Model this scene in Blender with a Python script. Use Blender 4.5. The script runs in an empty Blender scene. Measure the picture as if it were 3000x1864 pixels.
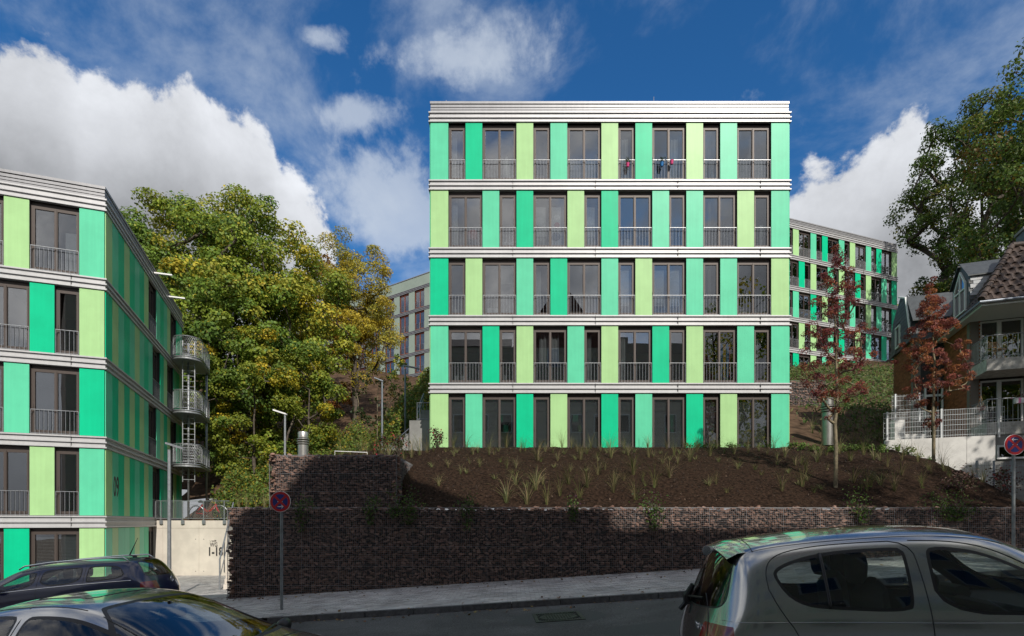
import bpy, bmesh, math, random
import numpy as np
from mathutils import Vector, Matrix, Euler
from mathutils.bvhtree import BVHTree
random.seed(7); np.random.seed(7)
S = bpy.context.scene
COL = S.collection
R = math.radians
# ------------------------------------------------------------------ camera
F, CX, HY = 1630.0, 1500.0, 1531.0          # focal length in photo pixels, centre column, horizon row
cam = bpy.data.cameras.new('camera'); camo = bpy.data.objects.new('camera', cam); COL.objects.link(camo)
camo.location = (0, 0, 0); camo.rotation_euler = (R(90), 0, 0)
cam.sensor_width = 36; cam.lens = F/3000*36
cam.shift_y = (HY-932)/3000; cam.clip_start = .05; cam.clip_end = 3000
S.camera = camo
# ------------------------------------------------------------------ sun and sky
SAZ, SEL = R(22), R(38)                      # sun behind the camera, to the right
SUN = Vector((math.cos(SEL)*math.sin(SAZ), -math.cos(SEL)*math.cos(SAZ), math.sin(SEL)))
sl = bpy.data.lights.new('sun', 'SUN'); slo = bpy.data.objects.new('sun', sl); COL.objects.link(slo)
sl.energy = 3.5; sl.angle = R(.6); sl.color = (1, .94, .85)
slo.rotation_euler = SUN.to_track_quat('Z', 'Y').to_euler(); slo.location = SUN*80
S.view_settings.view_transform = 'Standard'; S.view_settings.look = 'None'
S.view_settings.exposure = .35; S.view_settings.gamma = 1; S.view_settings.use_curve_mapping = False
S.render.engine = 'CYCLES'
cy = S.cycles
cy.use_denoising = True; cy.max_bounces = 7; cy.diffuse_bounces = 3; cy.glossy_bounces = 4
cy.transmission_bounces = 6; cy.transparent_max_bounces = 16
cy.caustics_reflective = False; cy.caustics_refractive = False
try: cy.denoiser = 'OPENIMAGEDENOISE'
except Exception: pass
W = bpy.data.worlds.new('World'); S.world = W; W.use_nodes = True
nt = W.node_tree; nt.nodes.clear()
class G:
    """tiny node-graph helper"""
    def __init__(s, nt): s.nt = nt
    def n(s, t, **k):
        o = s.nt.nodes.new(t)
        for a, b in k.items(): setattr(o, a, b)
        return o
    def set(s, sock, v):
        if hasattr(v, 'is_output') or isinstance(v, bpy.types.NodeSocket): s.nt.links.new(v, sock)
        else: sock.default_value = v
    def m(s, op, a, b=0., c=0., clamp=False):
        o = s.n('ShaderNodeMath', operation=op, use_clamp=clamp)
        for i, v in enumerate((a, b, c)): s.set(o.inputs[i], v)
        return o.outputs[0]
    def noise(s, vec, scale, detail=5, rough=.55, dist=0):
        o = s.n('ShaderNodeTexNoise')
        if vec is not None: s.set(o.inputs['Vector'], vec)
        o.inputs['Scale'].default_value = scale; o.inputs['Detail'].default_value = detail
        o.inputs['Roughness'].default_value = rough; o.inputs['Distortion'].default_value = dist
        return o.outputs['Fac']
    def mixc(s, f, a, b, mode='MIX'):
        o = s.n('ShaderNodeMix', data_type='RGBA', blend_type=mode)
        s.set(o.inputs[0], f); s.set(o.inputs[6], a); s.set(o.inputs[7], b)
        return o.outputs[2]
    def sstep(s, v, a, b):
        o = s.n('ShaderNodeMapRange', interpolation_type='SMOOTHSTEP')
        s.set(o.inputs[0], v); o.inputs[1].default_value = a; o.inputs[2].default_value = b
        return o.outputs[0]
    def curve(s, v, pts):
        o = s.n('ShaderNodeFloatCurve'); c = o.mapping.curves[0]
        c.points[0].location = pts[0]; c.points[1].location = pts[-1]
        for p in pts[1:-1]: c.points.new(*p)
        for p in c.points: p.handle_type = 'AUTO_CLAMPED'
        o.mapping.update(); s.set(o.inputs['Value'], v)
        return o.outputs[0]
g = G(nt)
sky = g.n('ShaderNodeTexSky', sky_type='NISHITA', sun_disc=False)
sky.sun_elevation = SEL; sky.sun_rotation = math.pi-SAZ; sky.altitude = 200; sky.air_density = 1; sky.dust_density = .4; sky.ozone_density = 2.5
tc = g.n('ShaderNodeTexCoord'); D = tc.outputs['Generated']
sp = g.n('ShaderNodeSeparateXYZ'); g.set(sp.inputs[0], D); x, y, z = sp.outputs
ay = g.m('MAXIMUM', g.m('ABSOLUTE', y), .15)
u = g.m('MULTIPLY', g.m('DIVIDE', x, ay), g.m('SIGN', y)); v = g.m('DIVIDE', z, ay)
un = g.m('MULTIPLY_ADD', u, .5, .5, clamp=True)
def PX(px, py): return (((px*1.2331-CX)/F)*.5+.5, (HY-py*1.2331)/F)
cpts = [(0, .88)]+[PX(*p) for p in [(0, 70), (85, 78), (165, 145), (200, 192), (420, 192), (510, 255), (640, 320), (664, 400), (770, 505), (800, 580), (815, 720)]]
cpts += [(.42, .27), (.6, .27), (.70, .42)]+[PX(*p) for p in [(1876, 450), (1950, 378), (2060, 338), (2120, 290), (2170, 265), (2235, 330), (2433, 420)]]+[(1, .6)]
fu = g.curve(un, cpts)
big = g.noise(D, 9, 9, .62, .2); mid = g.noise(D, 3.2, 8, .6, .5); fine = g.noise(D, 26, 6, .6)
d0 = g.m('SUBTRACT', fu, v)
d = g.m('ADD', d0, g.m('MULTIPLY', g.m('SUBTRACT', big, .5), .26))
d = g.m('ADD', d, g.m('MULTIPLY', g.m('SUBTRACT', fine, .5), .075))
dens = g.sstep(d, -.008, .028)
# thin broken cloud over the rest of the sky
stv = g.n('ShaderNodeMapping'); g.set(stv.inputs[0], D); stv.inputs['Scale'].default_value = (1.0, .8, 1.5); stv.inputs['Rotation'].default_value = (0, R(24), 0)
stv.inputs['Location'].default_value = (.33, .1, .72)
wn = g.noise(stv.outputs[0], 3.6, 9, .6, .35)
def puff(px, py, ru, rv):       # a loose cumulus patch in the sky
    a, b_ = PX(px, py); a = a*2-1
    q = g.m('ADD', g.m('POWER', g.m('DIVIDE', g.m('SUBTRACT', u, a), ru), 2), g.m('POWER', g.m('DIVIDE', g.m('SUBTRACT', v, b_), rv), 2))
    return g.m('EXPONENT', g.m('MULTIPLY', q, -1.))
pf = g.m('ADD', g.m('ADD', puff(900, 430, .13, .085), puff(850, 262, .085, .035)), g.m('ADD', puff(960, 540, .10, .06), g.m('ADD', puff(1090, 130, .16, .06), puff(760, 90, .04, .03))))
front = g.sstep(y, 0, .1)
pd = g.m('MULTIPLY', g.m('MULTIPLY', g.sstep(g.m('ADD', pf, g.m('ADD', g.m('MULTIPLY', g.m('SUBTRACT', big, .5), 2.6), g.m('MULTIPLY', g.m('SUBTRACT', fine, .5), .9))), .30, 1.05), .60), front)
hz = g.sstep(v, 1.15, .35)
more = g.m('MAXIMUM', g.sstep(v, .95, 2.2), g.sstep(y, .15, -.25))          # cloud cover is broken overhead and towards the sun
wisp = g.m('MULTIPLY', g.sstep(g.m('ADD', wn, g.m('MULTIPLY_ADD', hz, .05, g.m('MULTIPLY', more, .15))), .48, .74), g.m('MULTIPLY_ADD', more, .4, .52))
# colours: cloud bodies grey below, white at the sunlit rims
rim = g.sstep(d, .34, .0)
lum = g.m('MULTIPLY_ADD', rim, .33, g.m('MULTIPLY_ADD', mid, .42, g.m('MULTIPLY_ADD', big, .62, -.26)))
cc = g.n('ShaderNodeCombineColor')
for i, k in enumerate((.97, 1.0, 1.06)): g.set(cc.inputs[i], g.m('MULTIPLY', lum, k))
hs = g.n('ShaderNodeHueSaturation'); hs.inputs['Saturation'].default_value = 1.28; g.set(hs.inputs['Color'], sky.outputs[0])
base = g.mixc(1., hs.outputs[0], (.062, .088, .100, 1), 'MULTIPLY')
c1 = g.mixc(wisp, base, g.mixc(more, (.46, .52, .60, 1), g.mixc(g.sstep(g.noise(D, 4.2, 7, .6, .4), .36, .64), (.42, .42, .43, 1), (1.05, 1.0, .94, 1))))
c1 = g.mixc(pd, c1, (.52, .57, .635, 1))
c2 = g.mixc(dens, c1, cc.outputs[0])
bg = g.n('ShaderNodeBackground'); g.set(bg.inputs[0], c2); bg.inputs[1].default_value = 1.0
out = g.n('ShaderNodeOutputWorld'); nt.links.new(bg.outputs[0], out.inputs[0])
# ------------------------------------------------------------------ helpers
def at(px, py, Y): return Vector(((px-CX)*Y/F, Y, (HY-py)*Y/F))       # a photo pixel at a given depth
def tag(o, label=None, cat=None, group=None, kind=None):
    if label: o['label'] = label
    if cat: o['category'] = cat
    if group: o['group'] = group
    if kind: o['kind'] = kind
    return o
def empty(name, loc=(0, 0, 0), rz=0, label=None, cat=None, group=None):
    o = bpy.data.objects.new(name, None); COL.objects.link(o); o.location = loc; o.rotation_euler = (0, 0, rz); o.empty_display_size = .2
    return tag(o, label, cat, group)
def place(name, me, parent=None, loc=(0, 0, 0), rot=(0, 0, 0), sc=None):
    o = bpy.data.objects.new(name, me); COL.objects.link(o)
    if parent: o.parent = parent
    o.location = loc; o.rotation_euler = rot
    if sc is not None: o.scale = sc
    return o
def dup(o, parent=None):
    c = o.copy(); COL.objects.link(c)
    if parent: c.parent = parent
    for ch in o.children: dup(ch, c)
    return c
class MB:
    def __init__(s): s.v = []; s.f = []
    def add(s, vs, fs):
        b = len(s.v); s.v += [tuple(p) for p in vs]; s.f += [tuple(b+i for i in f) for f in fs]; return s
    def box(s, x0, x1, y0, y1, z0, z1):
        return s.add([(x0, y0, z0), (x1, y0, z0), (x1, y1, z0), (x0, y1, z0), (x0, y0, z1), (x1, y0, z1), (x1, y1, z1), (x0, y1, z1)],
                     [(0, 3, 2, 1), (4, 5, 6, 7), (0, 1, 5, 4), (1, 2, 6, 5), (2, 3, 7, 6), (3, 0, 4, 7)])
    def quad(s, a, b, c, d): return s.add([a, b, c, d], [(0, 1, 2, 3)])
    def prism(s, poly, h, dirv=(0, 0, 1)):
        """poly: 3-D points in order, extruded by dirv*h"""
        n = len(poly); dv = Vector(dirv)*h; lo = [Vector(p) for p in poly]; hi = [p+dv for p in lo]
        s.add(lo+hi, [tuple(range(n-1, -1, -1)), tuple(range(n, 2*n))]+[(i, (i+1) % n, n+(i+1) % n, n+i) for i in range(n)]); return s
    def tube(s, pts, r, n=6, cap=True, closed=False):
        pts = [Vector(p) for p in pts]; m = len(pts)
        rs = r if isinstance(r, (list, tuple)) else [r]*m
        b = len(s.v); prev = None
        for i, p in enumerate(pts):
            if closed: t = pts[(i+1) % m]-pts[i-1]
            else: t = pts[min(i+1, m-1)]-pts[max(i-1, 0)]
            t = t.normalized() if t.length > 1e-9 else Vector((0, 0, 1))
            if prev is None:
                a = Vector((0, 0, 1)) if abs(t.z) < .9 else Vector((1, 0, 0)); e = t.cross(a).normalized()
            else: e = (prev-t*prev.dot(t)); e = e.normalized() if e.length > 1e-6 else t.orthogonal().normalized()
            prev = e; w = t.cross(e)
            for k in range(n):
                a = 2*math.pi*k/n+(math.pi/4 if n == 4 else 0); s.v.append(tuple(p+(e*math.cos(a)+w*math.sin(a))*rs[i]))
        for i in range(m if closed else m-1):
            j = (i+1) % m
            for k in range(n): s.f.append((b+i*n+k, b+i*n+(k+1) % n, b+j*n+(k+1) % n, b+j*n+k))
        if cap and not closed: s.f.append(tuple(b+k for k in range(n-1, -1, -1))); s.f.append(tuple(b+(m-1)*n+k for k in range(n)))
        return s
    def lathe(s, prof, n=20, c=(0, 0, 0)):
        b = len(s.v); m = len(prof)
        for r, z in prof:
            for k in range(n): a = 2*math.pi*k/n; s.v.append((c[0]+r*math.cos(a), c[1]+r*math.sin(a), c[2]+z))
        for i in range(m-1):
            for k in range(n): s.f.append((b+i*n+k, b+i*n+(k+1) % n, b+(i+1)*n+(k+1) % n, b+(i+1)*n+k))
        s.f.append(tuple(b+k for k in range(n-1, -1, -1))); s.f.append(tuple(b+(m-1)*n+k for k in range(n)))
        return s
    def xf(s, M, start=0):
        s.v[start:] = [tuple(M @ Vector(p)) for p in s.v[start:]]; return s
    def mesh(s, name, mat, smooth=False, ang=None):
        me = bpy.data.meshes.new(name); me.from_pydata(s.v, [], s.f)
        if mat: me.materials.append(mat)
        if smooth:
            me.polygons.foreach_set('use_smooth', [True]*len(me.polygons))
            if ang is not None:
                try: me.set_sharp_from_angle(angle=R(ang))
                except Exception: pass
        me.update(); return me
    def build(s, name, mat, parent=None, smooth=False, ang=None, loc=(0, 0, 0), rot=(0, 0, 0)):
        return place(name, s.mesh(name, mat, smooth, ang), parent, loc, rot)
MATS = {}
def mat(name, col, rough=.6, metal=0., var=0., vs=4., bump=0., bs=40., coat=0., island=0., spec=.5, var2=None, det=6, blot=0., bls=.5, streak=0.):
    """procedural Principled material: colour with noise variation, optional random value per piece, optional bump"""
    if name in MATS: return MATS[name]
    m = bpy.data.materials.new(name); m.use_nodes = True; nt = m.node_tree; g = G(nt)
    p = nt.nodes['Principled BSDF']
    geo = g.n('ShaderNodeNewGeometry'); pos = geo.outputs['Position']
    c = (*col, 1)
    if var:
        nz = g.noise(pos, vs, det, .6)
        f = g.sstep(nz, .3, .7)
        lo = tuple(k*(1-var) for k in col)+(1,); hi = (*(var2 if var2 else tuple(min(1, k*(1+var)) for k in col)), 1)
        c = g.mixc(f, lo, hi)
    if blot:      # large stains
        c = g.mixc(g.sstep(g.noise(pos, bls, 8, .65, .6), .38, .66), g.mixc(1., c, (1-blot,)*3+(1,), 'MULTIPLY'), c)
    if streak:    # faint rain streaks
        mp = g.n('ShaderNodeMapping'); g.set(mp.inputs[0], pos); mp.inputs['Scale'].default_value = (9, 9, .35)
        c = g.mixc(g.sstep(g.noise(mp.outputs[0], 1., 5, .6), .35, .75), g.mixc(1., c, (1-streak,)*3+(1,), 'MULTIPLY'), c)
    if island:
        oi = g.n('ShaderNodeObjectInfo')
        rnd = g.m('FRACT', g.m('ADD', g.m('MULTIPLY', geo.outputs['Random Per Island'], 7.31), g.m('MULTIPLY', oi.outputs['Random'], 5.17)))
        k = g.m('MULTIPLY_ADD', rnd, 2*island, 1-island)
        rnd2 = g.m('FRACT', g.m('MULTIPLY', rnd, 17.3))
        vm = g.n('ShaderNodeCombineColor')
        g.set(vm.inputs[0], k); g.set(vm.inputs[1], g.m('MULTIPLY', k, g.m('MULTIPLY_ADD', rnd2, island*.35, 1-island*.2))); g.set(vm.inputs[2], g.m('MULTIPLY', k, g.m('MULTIPLY_ADD', rnd2, island*.55, 1-island*.3)))
        c = g.mixc(1., c, vm.outputs[0], 'MULTIPLY')
    g.set(p.inputs['Base Color'], c)
    p.inputs['Roughness'].default_value = rough; p.inputs['Metallic'].default_value = metal
    p.inputs['Coat Weight'].default_value = coat; p.inputs['Specular IOR Level'].default_value = spec; p.inputs['Coat Roughness'].default_value = .04
    if bump:
        b = g.n('ShaderNodeBump'); b.inputs['Strength'].default_value = bump; b.inputs['Distance'].default_value = .02
        g.set(b.inputs['Height'], g.noise(pos, bs, 5, .6)); g.set(p.inputs['Normal'], b.outputs[0])
    MATS[name] = m; return m
def glassmat(name, tint, refl=1.0, base=.03, rough=.0):
    if name in MATS: return MATS[name]
    m = bpy.data.materials.new(name); m.use_nodes = True; nt = m.node_tree; g = G(nt)
    nt.nodes.remove(nt.nodes['Principled BSDF'])
    t = g.n('ShaderNodeBsdfTransparent'); t.inputs[0].default_value = (*tint, 1)
    gl = g.n('ShaderNodeBsdfGlossy'); gl.inputs[0].default_value = (.95, .97, 1, 1); gl.inputs['Roughness'].default_value = rough
    fr = g.n('ShaderNodeFresnel'); geo = g.n('ShaderNodeNewGeometry')
    g.set(fr.inputs[0], g.m('MULTIPLY_ADD', geo.outputs['Backfacing'], -.8333, 1.5))
    b = g.n('ShaderNodeBump'); b.inputs['Strength'].default_value = .05; b.inputs['Distance'].default_value = .01
    g.set(b.inputs['Height'], g.noise(geo.outputs['Position'], 1.3, 1)); g.set(gl.inputs['Normal'], b.outputs[0])
    mx = g.n('ShaderNodeMixShader'); g.set(mx.inputs[0], g.m('MULTIPLY_ADD', fr.outputs[0], refl, base, clamp=True))
    nt.links.new(t.outputs[0], mx.inputs[1]); nt.links.new(gl.outputs[0], mx.inputs[2])
    nt.links.new(mx.outputs[0], nt.nodes['Material Output'].inputs[0])
    MATS[name] = m; return m
def leafmat(name, trans=.35):
    """leaf colour comes from each leaf's own colour attribute"""
    if name in MATS: return MATS[name]
    m = bpy.data.materials.new(name); m.use_nodes = True; nt = m.node_tree; g = G(nt)
    p = nt.nodes['Principled BSDF']; p.inputs['Roughness'].default_value = .55; p.inputs['Specular IOR Level'].default_value = .3
    a = g.n('ShaderNodeAttribute', attribute_name='Col'); g.set(p.inputs['Base Color'], a.outputs['Color'])
    t = g.n('ShaderNodeBsdfTranslucent'); g.set(t.inputs[0], a.outputs['Color'])
    mx = g.n('ShaderNodeMixShader'); mx.inputs[0].default_value = trans
    nt.links.new(p.outputs[0], mx.inputs[1]); nt.links.new(t.outputs[0], mx.inputs[2]); nt.links.new(mx.outputs[0], nt.nodes['Material Output'].inputs[0])
    MATS[name] = m; return m
def quads_mesh(name, P, colr, m, tri=False):
    """P: (n,4,3) array of quads, colr: (n,3) linear colour per quad"""
    n = len(P); me = bpy.data.meshes.new(name)
    me.vertices.add(4*n); me.vertices.foreach_set('co', np.asarray(P, np.float32).reshape(-1))
    me.loops.add(4*n); me.loops.foreach_set('vertex_index', np.arange(4*n, dtype=np.int32))
    me.polygons.add(n); me.polygons.foreach_set('loop_start', np.arange(0, 4*n, 4, dtype=np.int32))
    try: me.polygons.foreach_set('loop_total', np.full(n, 4, np.int32))
    except Exception: pass
    a = me.color_attributes.new('Col', 'FLOAT_COLOR', 'POINT')
    c4 = np.ones((n, 4, 4), np.float32); c4[:, :, :3] = np.asarray(colr)[:, None, :]
    a.data.foreach_set('color', c4.reshape(-1)); me.materials.append(m); me.update(calc_edges=True); me.validate(); return me
def leaves(C, nrm_bias, size, aspect=.75, jit=.6):
    """rhombic leaf quads at centres C (n,3), facing roughly along nrm_bias (n,3)"""
    n = len(C); N = nrm_bias+np.random.normal(0, jit, (n, 3)); N /= np.linalg.norm(N, axis=1, keepdims=True)+1e-9
    A = np.cross(N, np.random.normal(0, 1, (n, 3))); A /= np.linalg.norm(A, axis=1, keepdims=True)+1e-9
    B = np.cross(N, A); s = (size*np.random.uniform(.6, 1.3, n))[:, None]
    return np.stack([C-A*s*.5, C+B*s*.5*aspect+N*s*.08, C+A*s*.5, C-B*s*.5*aspect+N*s*.08], 1)
def pal(cols, n, w=None, j=.18):
    c = np.array(cols)[np.random.choice(len(cols), n, p=w)]
    return np.clip(c*np.random.normal(1, j, (n, 1)), .003, 1)
def text(name, s, size, mat_, loc, rot, parent=None, align='LEFT', depth=.003, sx=1., bold=.0):
    cu = bpy.data.curves.new(name, 'FONT'); cu.body = s; cu.size = size; cu.extrude = depth; cu.align_x = align; cu.resolution_u = 3; cu.offset = bold*size
    o = bpy.data.objects.new(name+'_t', cu); COL.objects.link(o)
    me = bpy.data.meshes.new_from_object(o.evaluated_get(bpy.context.evaluated_depsgraph_get()))
    bpy.data.objects.remove(o); me.name = name; me.materials.clear(); me.materials.append(mat_)
    return place(name, me, parent, loc, rot, (sx, 1, 1))
# ------------------------------------------------------------------ ground, road, pavement, slopes
def clampf(a, lo, hi): return max(lo, min(hi, a))
def sm(t): t = clampf(t, 0, 1); return t*t*(3-2*t)
def lerp_tab(t, tab):
    if t <= tab[0][0]: return tab[0][1]
    for (a, b), (c, d) in zip(tab, tab[1:]):
        if t <= c: return b+(d-b)*(t-a)/(c-a)
    return tab[-1][1]
def zs(X): X = clampf(X, -45, 45); return .0638*X if X > -4 else -.2552+.065*(X+4)
def zroad(X): return -1.743+zs(X)
def zpav(X, Y): return -1.57+zs(X)+.02*(Y-15)
def zcourt(X, Y):
    a = zpav(X, 15); t = clampf((Y-15)/11, 0, 1); return a*(1-t)+(-2.5)*t if X < -6 else zpav(X, Y)
def hill(X, Y):
    t = sm((X+11)/6); z0 = 3.15*t; ys = 29-4*t
    q = Y-ys; s = .45*max(0, q-1) if q < 48 else .45*47+.14*(q-48)
    return z0+s-.5*sm((X-20)/12)*max(0, min(6, 34-Y))*.25
def bank(X, Y):
    zr = lerp_tab(Y, [(15, .32), (16, .40), (17.2, 1.08), (18.7, 1.80), (20.5, 2.45), (22.3, 2.98), (23, 3.1), (25.5, 3.35)])
    zl = lerp_tab(Y, [(15, .3), (16.9, .4), (17, 1.86), (20, 2.25), (23, 2.95), (25.5, 3.3)])
    z = zl if X < -3.3 else zr
    if X < -6.9: z = lerp_tab(Y, [(15, .3), (18, .5), (25.5, 1.4)])
    if X > 15.0: z -= .62*(X-15.0)
    return max(z, zpav(X, 15)+.1)
def sheet(name, xs, ys, fz, m, keep=None, kind='structure', smooth=True):
    b = MB(); idx = {}
    for i, X in enumerate(xs):
        for j, Y in enumerate(ys): idx[i, j] = len(b.v); b.v.append((X, Y, fz(X, Y)))
    for i in range(len(xs)-1):
        for j in range(len(ys)-1):
            if keep is None or keep((xs[i]+xs[i+1])/2, (ys[j]+ys[j+1])/2): b.f.append((idx[i, j], idx[i+1, j], idx[i+1, j+1], idx[i, j+1]))
    o = b.build(name, m, smooth=smooth); o['kind'] = kind; return o
def fr(a, b, s): return [a+(b-a)*i/max(1, round((b-a)/s)) for i in range(max(1, round((b-a)/s))+1)]
m_dirt = mat('brown_soil', (.075, .047, .030), .95, spec=.1, var=.5, vs=1.5, bump=.8, bs=9)
m_mulch = mat('bark_mulch', (.022, .0125, .0085), .95, var=.7, vs=13, bump=1, bs=45, var2=(.044, .026, .017), spec=.08)
m_asph = mat('asphalt', (.098, .099, .10), .82, blot=.35, bls=.55, spec=.25, var=.5, vs=48, bump=.35, bs=160)
m_asph2 = mat('fresh_asphalt', (.042, .045, .047), .8, var=.3, vs=70, bump=.3, bs=150)
m_joint = mat('paver_joint', (.05, .047, .043), .95)
m_paver = mat('grey_concrete_paver', (.43, .42, .41), .85, blot=.22, bls=.8, spec=.2, var=.16, vs=1.6, island=.16, bump=.15, bs=90)
m_kerb = mat('basalt_kerb', (.075, .075, .078), .75, var=.3, vs=12, island=.15, bump=.3, bs=60)
far_x = fr(-600, -60, 60)+fr(-50, 50, 5)+fr(60, 600, 60)
far_y = fr(-600, -60, 60)+fr(-50, 24, 4)
sheet('ground', far_x, far_y+[60, 200, 600], lambda X, Y: min(zroad(X), zpav(X, min(Y, 15)))-.35-(.9 if Y > 14 else 0), m_dirt)
hs = sheet('hillside', fr(-400, -50, 50)+fr(-44, 60, 2)+fr(80, 420, 40), fr(16.5, 90, 1.5)+fr(110, 600, 70), lambda X, Y: hill(X, Y)+.18*math.sin(X*.9+Y*.7)*math.sin(X*.37-Y*.51) if Y > 27 else hill(X, Y),
      m_dirt, keep=lambda X, Y: (Y > 27.0 if X < -4.6 else Y > 24.6) and not (X < -14.2-.366*(Y-19.73) and X > -32 and Y < 34) and not (-4 < X < 12 and 24 < Y < 37))
b = sheet('planting_bank', fr(-7.55, 18.5, .31), fr(15.9, 25.6, .3), lambda X, Y: bank(X, Y)+.035*math.sin(X*5.1+Y*3)*math.sin(Y*6.3-X*2.2)+random.uniform(-.015, .015), m_mulch,
      keep=lambda X, Y: not (-3.2 < X < 11.3 and Y > 23.3) and not (-6.9 < X < -3.4 and Y < 16.9))
# bark chips lying on the bank
n = 9000; Xc = np.random.uniform(-7, 17, n); Yc = np.random.uniform(16, 23, n)
Cc = np.array([(a, c, bank(a, c)+.018) for a, c in zip(Xc, Yc)])
q = leaves(Cc, np.tile([0, -.36, 1.], (n, 1)), .06, .35, .45)
o = place('bark_chips', quads_mesh('bark_chips', q, pal([(.06, .036, .024), (.03, .018, .012), (.17, .115, .08), (.010, .007, .005)], n, [.32, .25, .08, .35]), leafmat('chip', 0.))); o['kind'] = 'stuff'
o['label'] = 'dark brown bark chips covering the planted slope'; 
# road
sheet('road', fr(-60, 60, 4), fr(2.2, 11.4, 2.3), lambda X, Y: zroad(X)+.015*math.sin(Y*.5), m_asph)
sheet('pavement_opposite', fr(-60, 60, 4), [-6.2, 2.2], lambda X, Y: zroad(X)+.1, m_paver)
KY = 11.36
kerb = MB()
kb = sheet('kerb', fr(-14, 30, 2), [KY-.02, KY+.15], lambda X, Y: zpav(X, KY)-.14, m_joint)
ks = MB().box(0, .985, 0, .13, -.2, 0).mesh('kerb_stone', m_kerb)
X = -5.0
while X < 16:
    place('kerb_stone', ks, kb, (X, KY, zpav(X, KY)+.012), (0, -math.atan(.0638), 0)); X += 1.0
pv = sheet('pavement', fr(-30, 30, 1), fr(KY+.13, 15.3, .9), lambda X, Y: zpav(X, Y)-.012, m_joint)
pvm = MB().box(-.097, .097, -.047, .047, -.03, 0).mesh('paver', m_paver)
def pavers(x0, x1, y0, y1, zf, parent, near, rot=None):
    near_l = []; rest = []
    j = 0; Y = y0
    while Y < y1:
        X = x0+(.1 if j % 2 else 0)
        while X < x1:
            rest.append((X, Y)); X += .2
        Y += .1; j += 1
    rest.sort(key=lambda p: (p[0]-near[0])**2*.25+(p[1]-near[1])**2*4)
    ind, st = rest[:300], rest[300:]
    for X, Y in ind: place('paver', pvm, parent, (X, Y, zf(X, Y)+random.uniform(-.002, .002)), (random.gauss(0, .004)+.02, -math.atan(.0638)+random.gauss(0, .004), random.gauss(0, .004)))
    P = []
    for X, Y in st:
        dz = random.uniform(-.003, .003); a, c = .097, .047
        t = [(X-a, Y-c), (X+a, Y-c), (X+a, Y+c), (X-a, Y+c)]; T = [(p[0], p[1], zf(*p)+dz) for p in t]; B = [(p[0], p[1], zf(*p)-.03) for p in t]
        P.append(T); P.append([B[0], B[1], T[1], T[0]])
    mb = MB()
    for qd in P[::2]: mb.add(qd, [(0, 1, 2, 3)])
    s = mb.build('paver_field', m_paver, parent); s['kind'] = 'stuff'
pavers(-15, 15, KY+.18, 15.2, zpav, pv, (-.6, 11.6))
ct = sheet('courtyard', fr(-40, -7.5, .8), fr(15.25, 26.6, .8), lambda X, Y: zcourt(X, Y)-.012, m_joint)
pavers(-16, -7.3, 15.35, 26.3, zcourt, ct, (-9, 17))
# manhole with its square frame, and repaired asphalt
def blob(cx, cyy, rx, ry, n, seed, e=.35):
    rr = random.Random(seed); ph = [rr.uniform(0, 6.28) for _ in range(4)]; out = []
    for k in range(n):
        a = 2*math.pi*k/n; ca, sa = math.cos(a), math.sin(a)
        q = (abs(ca)**3+abs(sa)**3)**(-1/3)*(1+.04*math.sin(5*a+ph[0])+.025*math.sin(11*a+ph[1])+.02*math.sin(17*a+ph[2]))
        X, Y = cx+rx*ca*q, cyy+ry*sa*q; out.append((X, Y, zroad(X)+.015*math.sin(Y*.5)+.004))
    return out
mb = MB(); pts = blob(.83, 10.02, .82, .62, 60, 3); mb.add(pts, [tuple(range(60))]); o = mb.build('road_patch', m_asph2); o['kind'] = 'structure'
mb = MB(); pts = blob(3.3, 8.45, 1.9, .5, 60, 5); mb.add(pts, [tuple(range(60))]); o = mb.build('road_patch', m_asph2); o['kind'] = 'structure'
m_iron = mat('cast_iron', (.045, .05, .045), .55, .7, var=.4, vs=30, bump=.4, bs=60)
mh = empty('manhole_cover', (.83, 10.0, zroad(.83)+.015*math.sin(5.0)+.006), 0, 'cast iron manhole with round lid in a square frame, set in the road', 'manhole')
mh.rotation_euler = (0, -math.atan(.0638), R(2))
mb = MB()
for s in (-1, 1): mb.box(-.43, .43, s*.40-.03, s*.40+.03, 0, .012); mb.box(s*.40-.03, s*.40+.03, -.369, .369, 0, .0118)
mb.build('frame', m_iron, mh)
mb = MB().lathe([(.33, 0), (.33, .012), (.29, .012), (.29, .006), (.01, .006)], 36); mb.build('lid', m_iron, mh)
mb = MB()
for k in range(40):
    a = k*math.pi/20; c, s = math.cos(a), math.sin(a); p = Vector((c*.37, s*.37, 0)) ; e = Vector((-s, c, 0))*.011; r = Vector((c, s, 0))*.022
    mb.prism([p-e-r, p+e-r, p+e+r, p-e+r], .01)
mb.build('frame_teeth', m_iron, mh)['kind'] = 'stuff'
mb = MB()
for i in range(-5, 6):
    for j in range(-5, 6):
        if i*i+j*j < 26: mb.box(i*.05-.014, i*.05+.014, j*.05-.014, j*.05+.014, .006, .0095)
mb.build('lid_studs', m_iron, mh)['kind'] = 'stuff'
mb = MB()
for cx_ in (-1, 1):
    for cy_ in (-1, 1):
        for k in range(4): mb.box(min(cx_*(.2+.045*k), cx_*(.2+.045*k+.02)), max(cx_*(.2+.045*k), cx_*(.2+.045*k+.02)), min(cy_*.31, cy_*.365), max(cy_*.31, cy_*.365), 0, .0105)
mb.build('corner_ribs', m_iron, mh)['kind'] = 'stuff'
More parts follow.
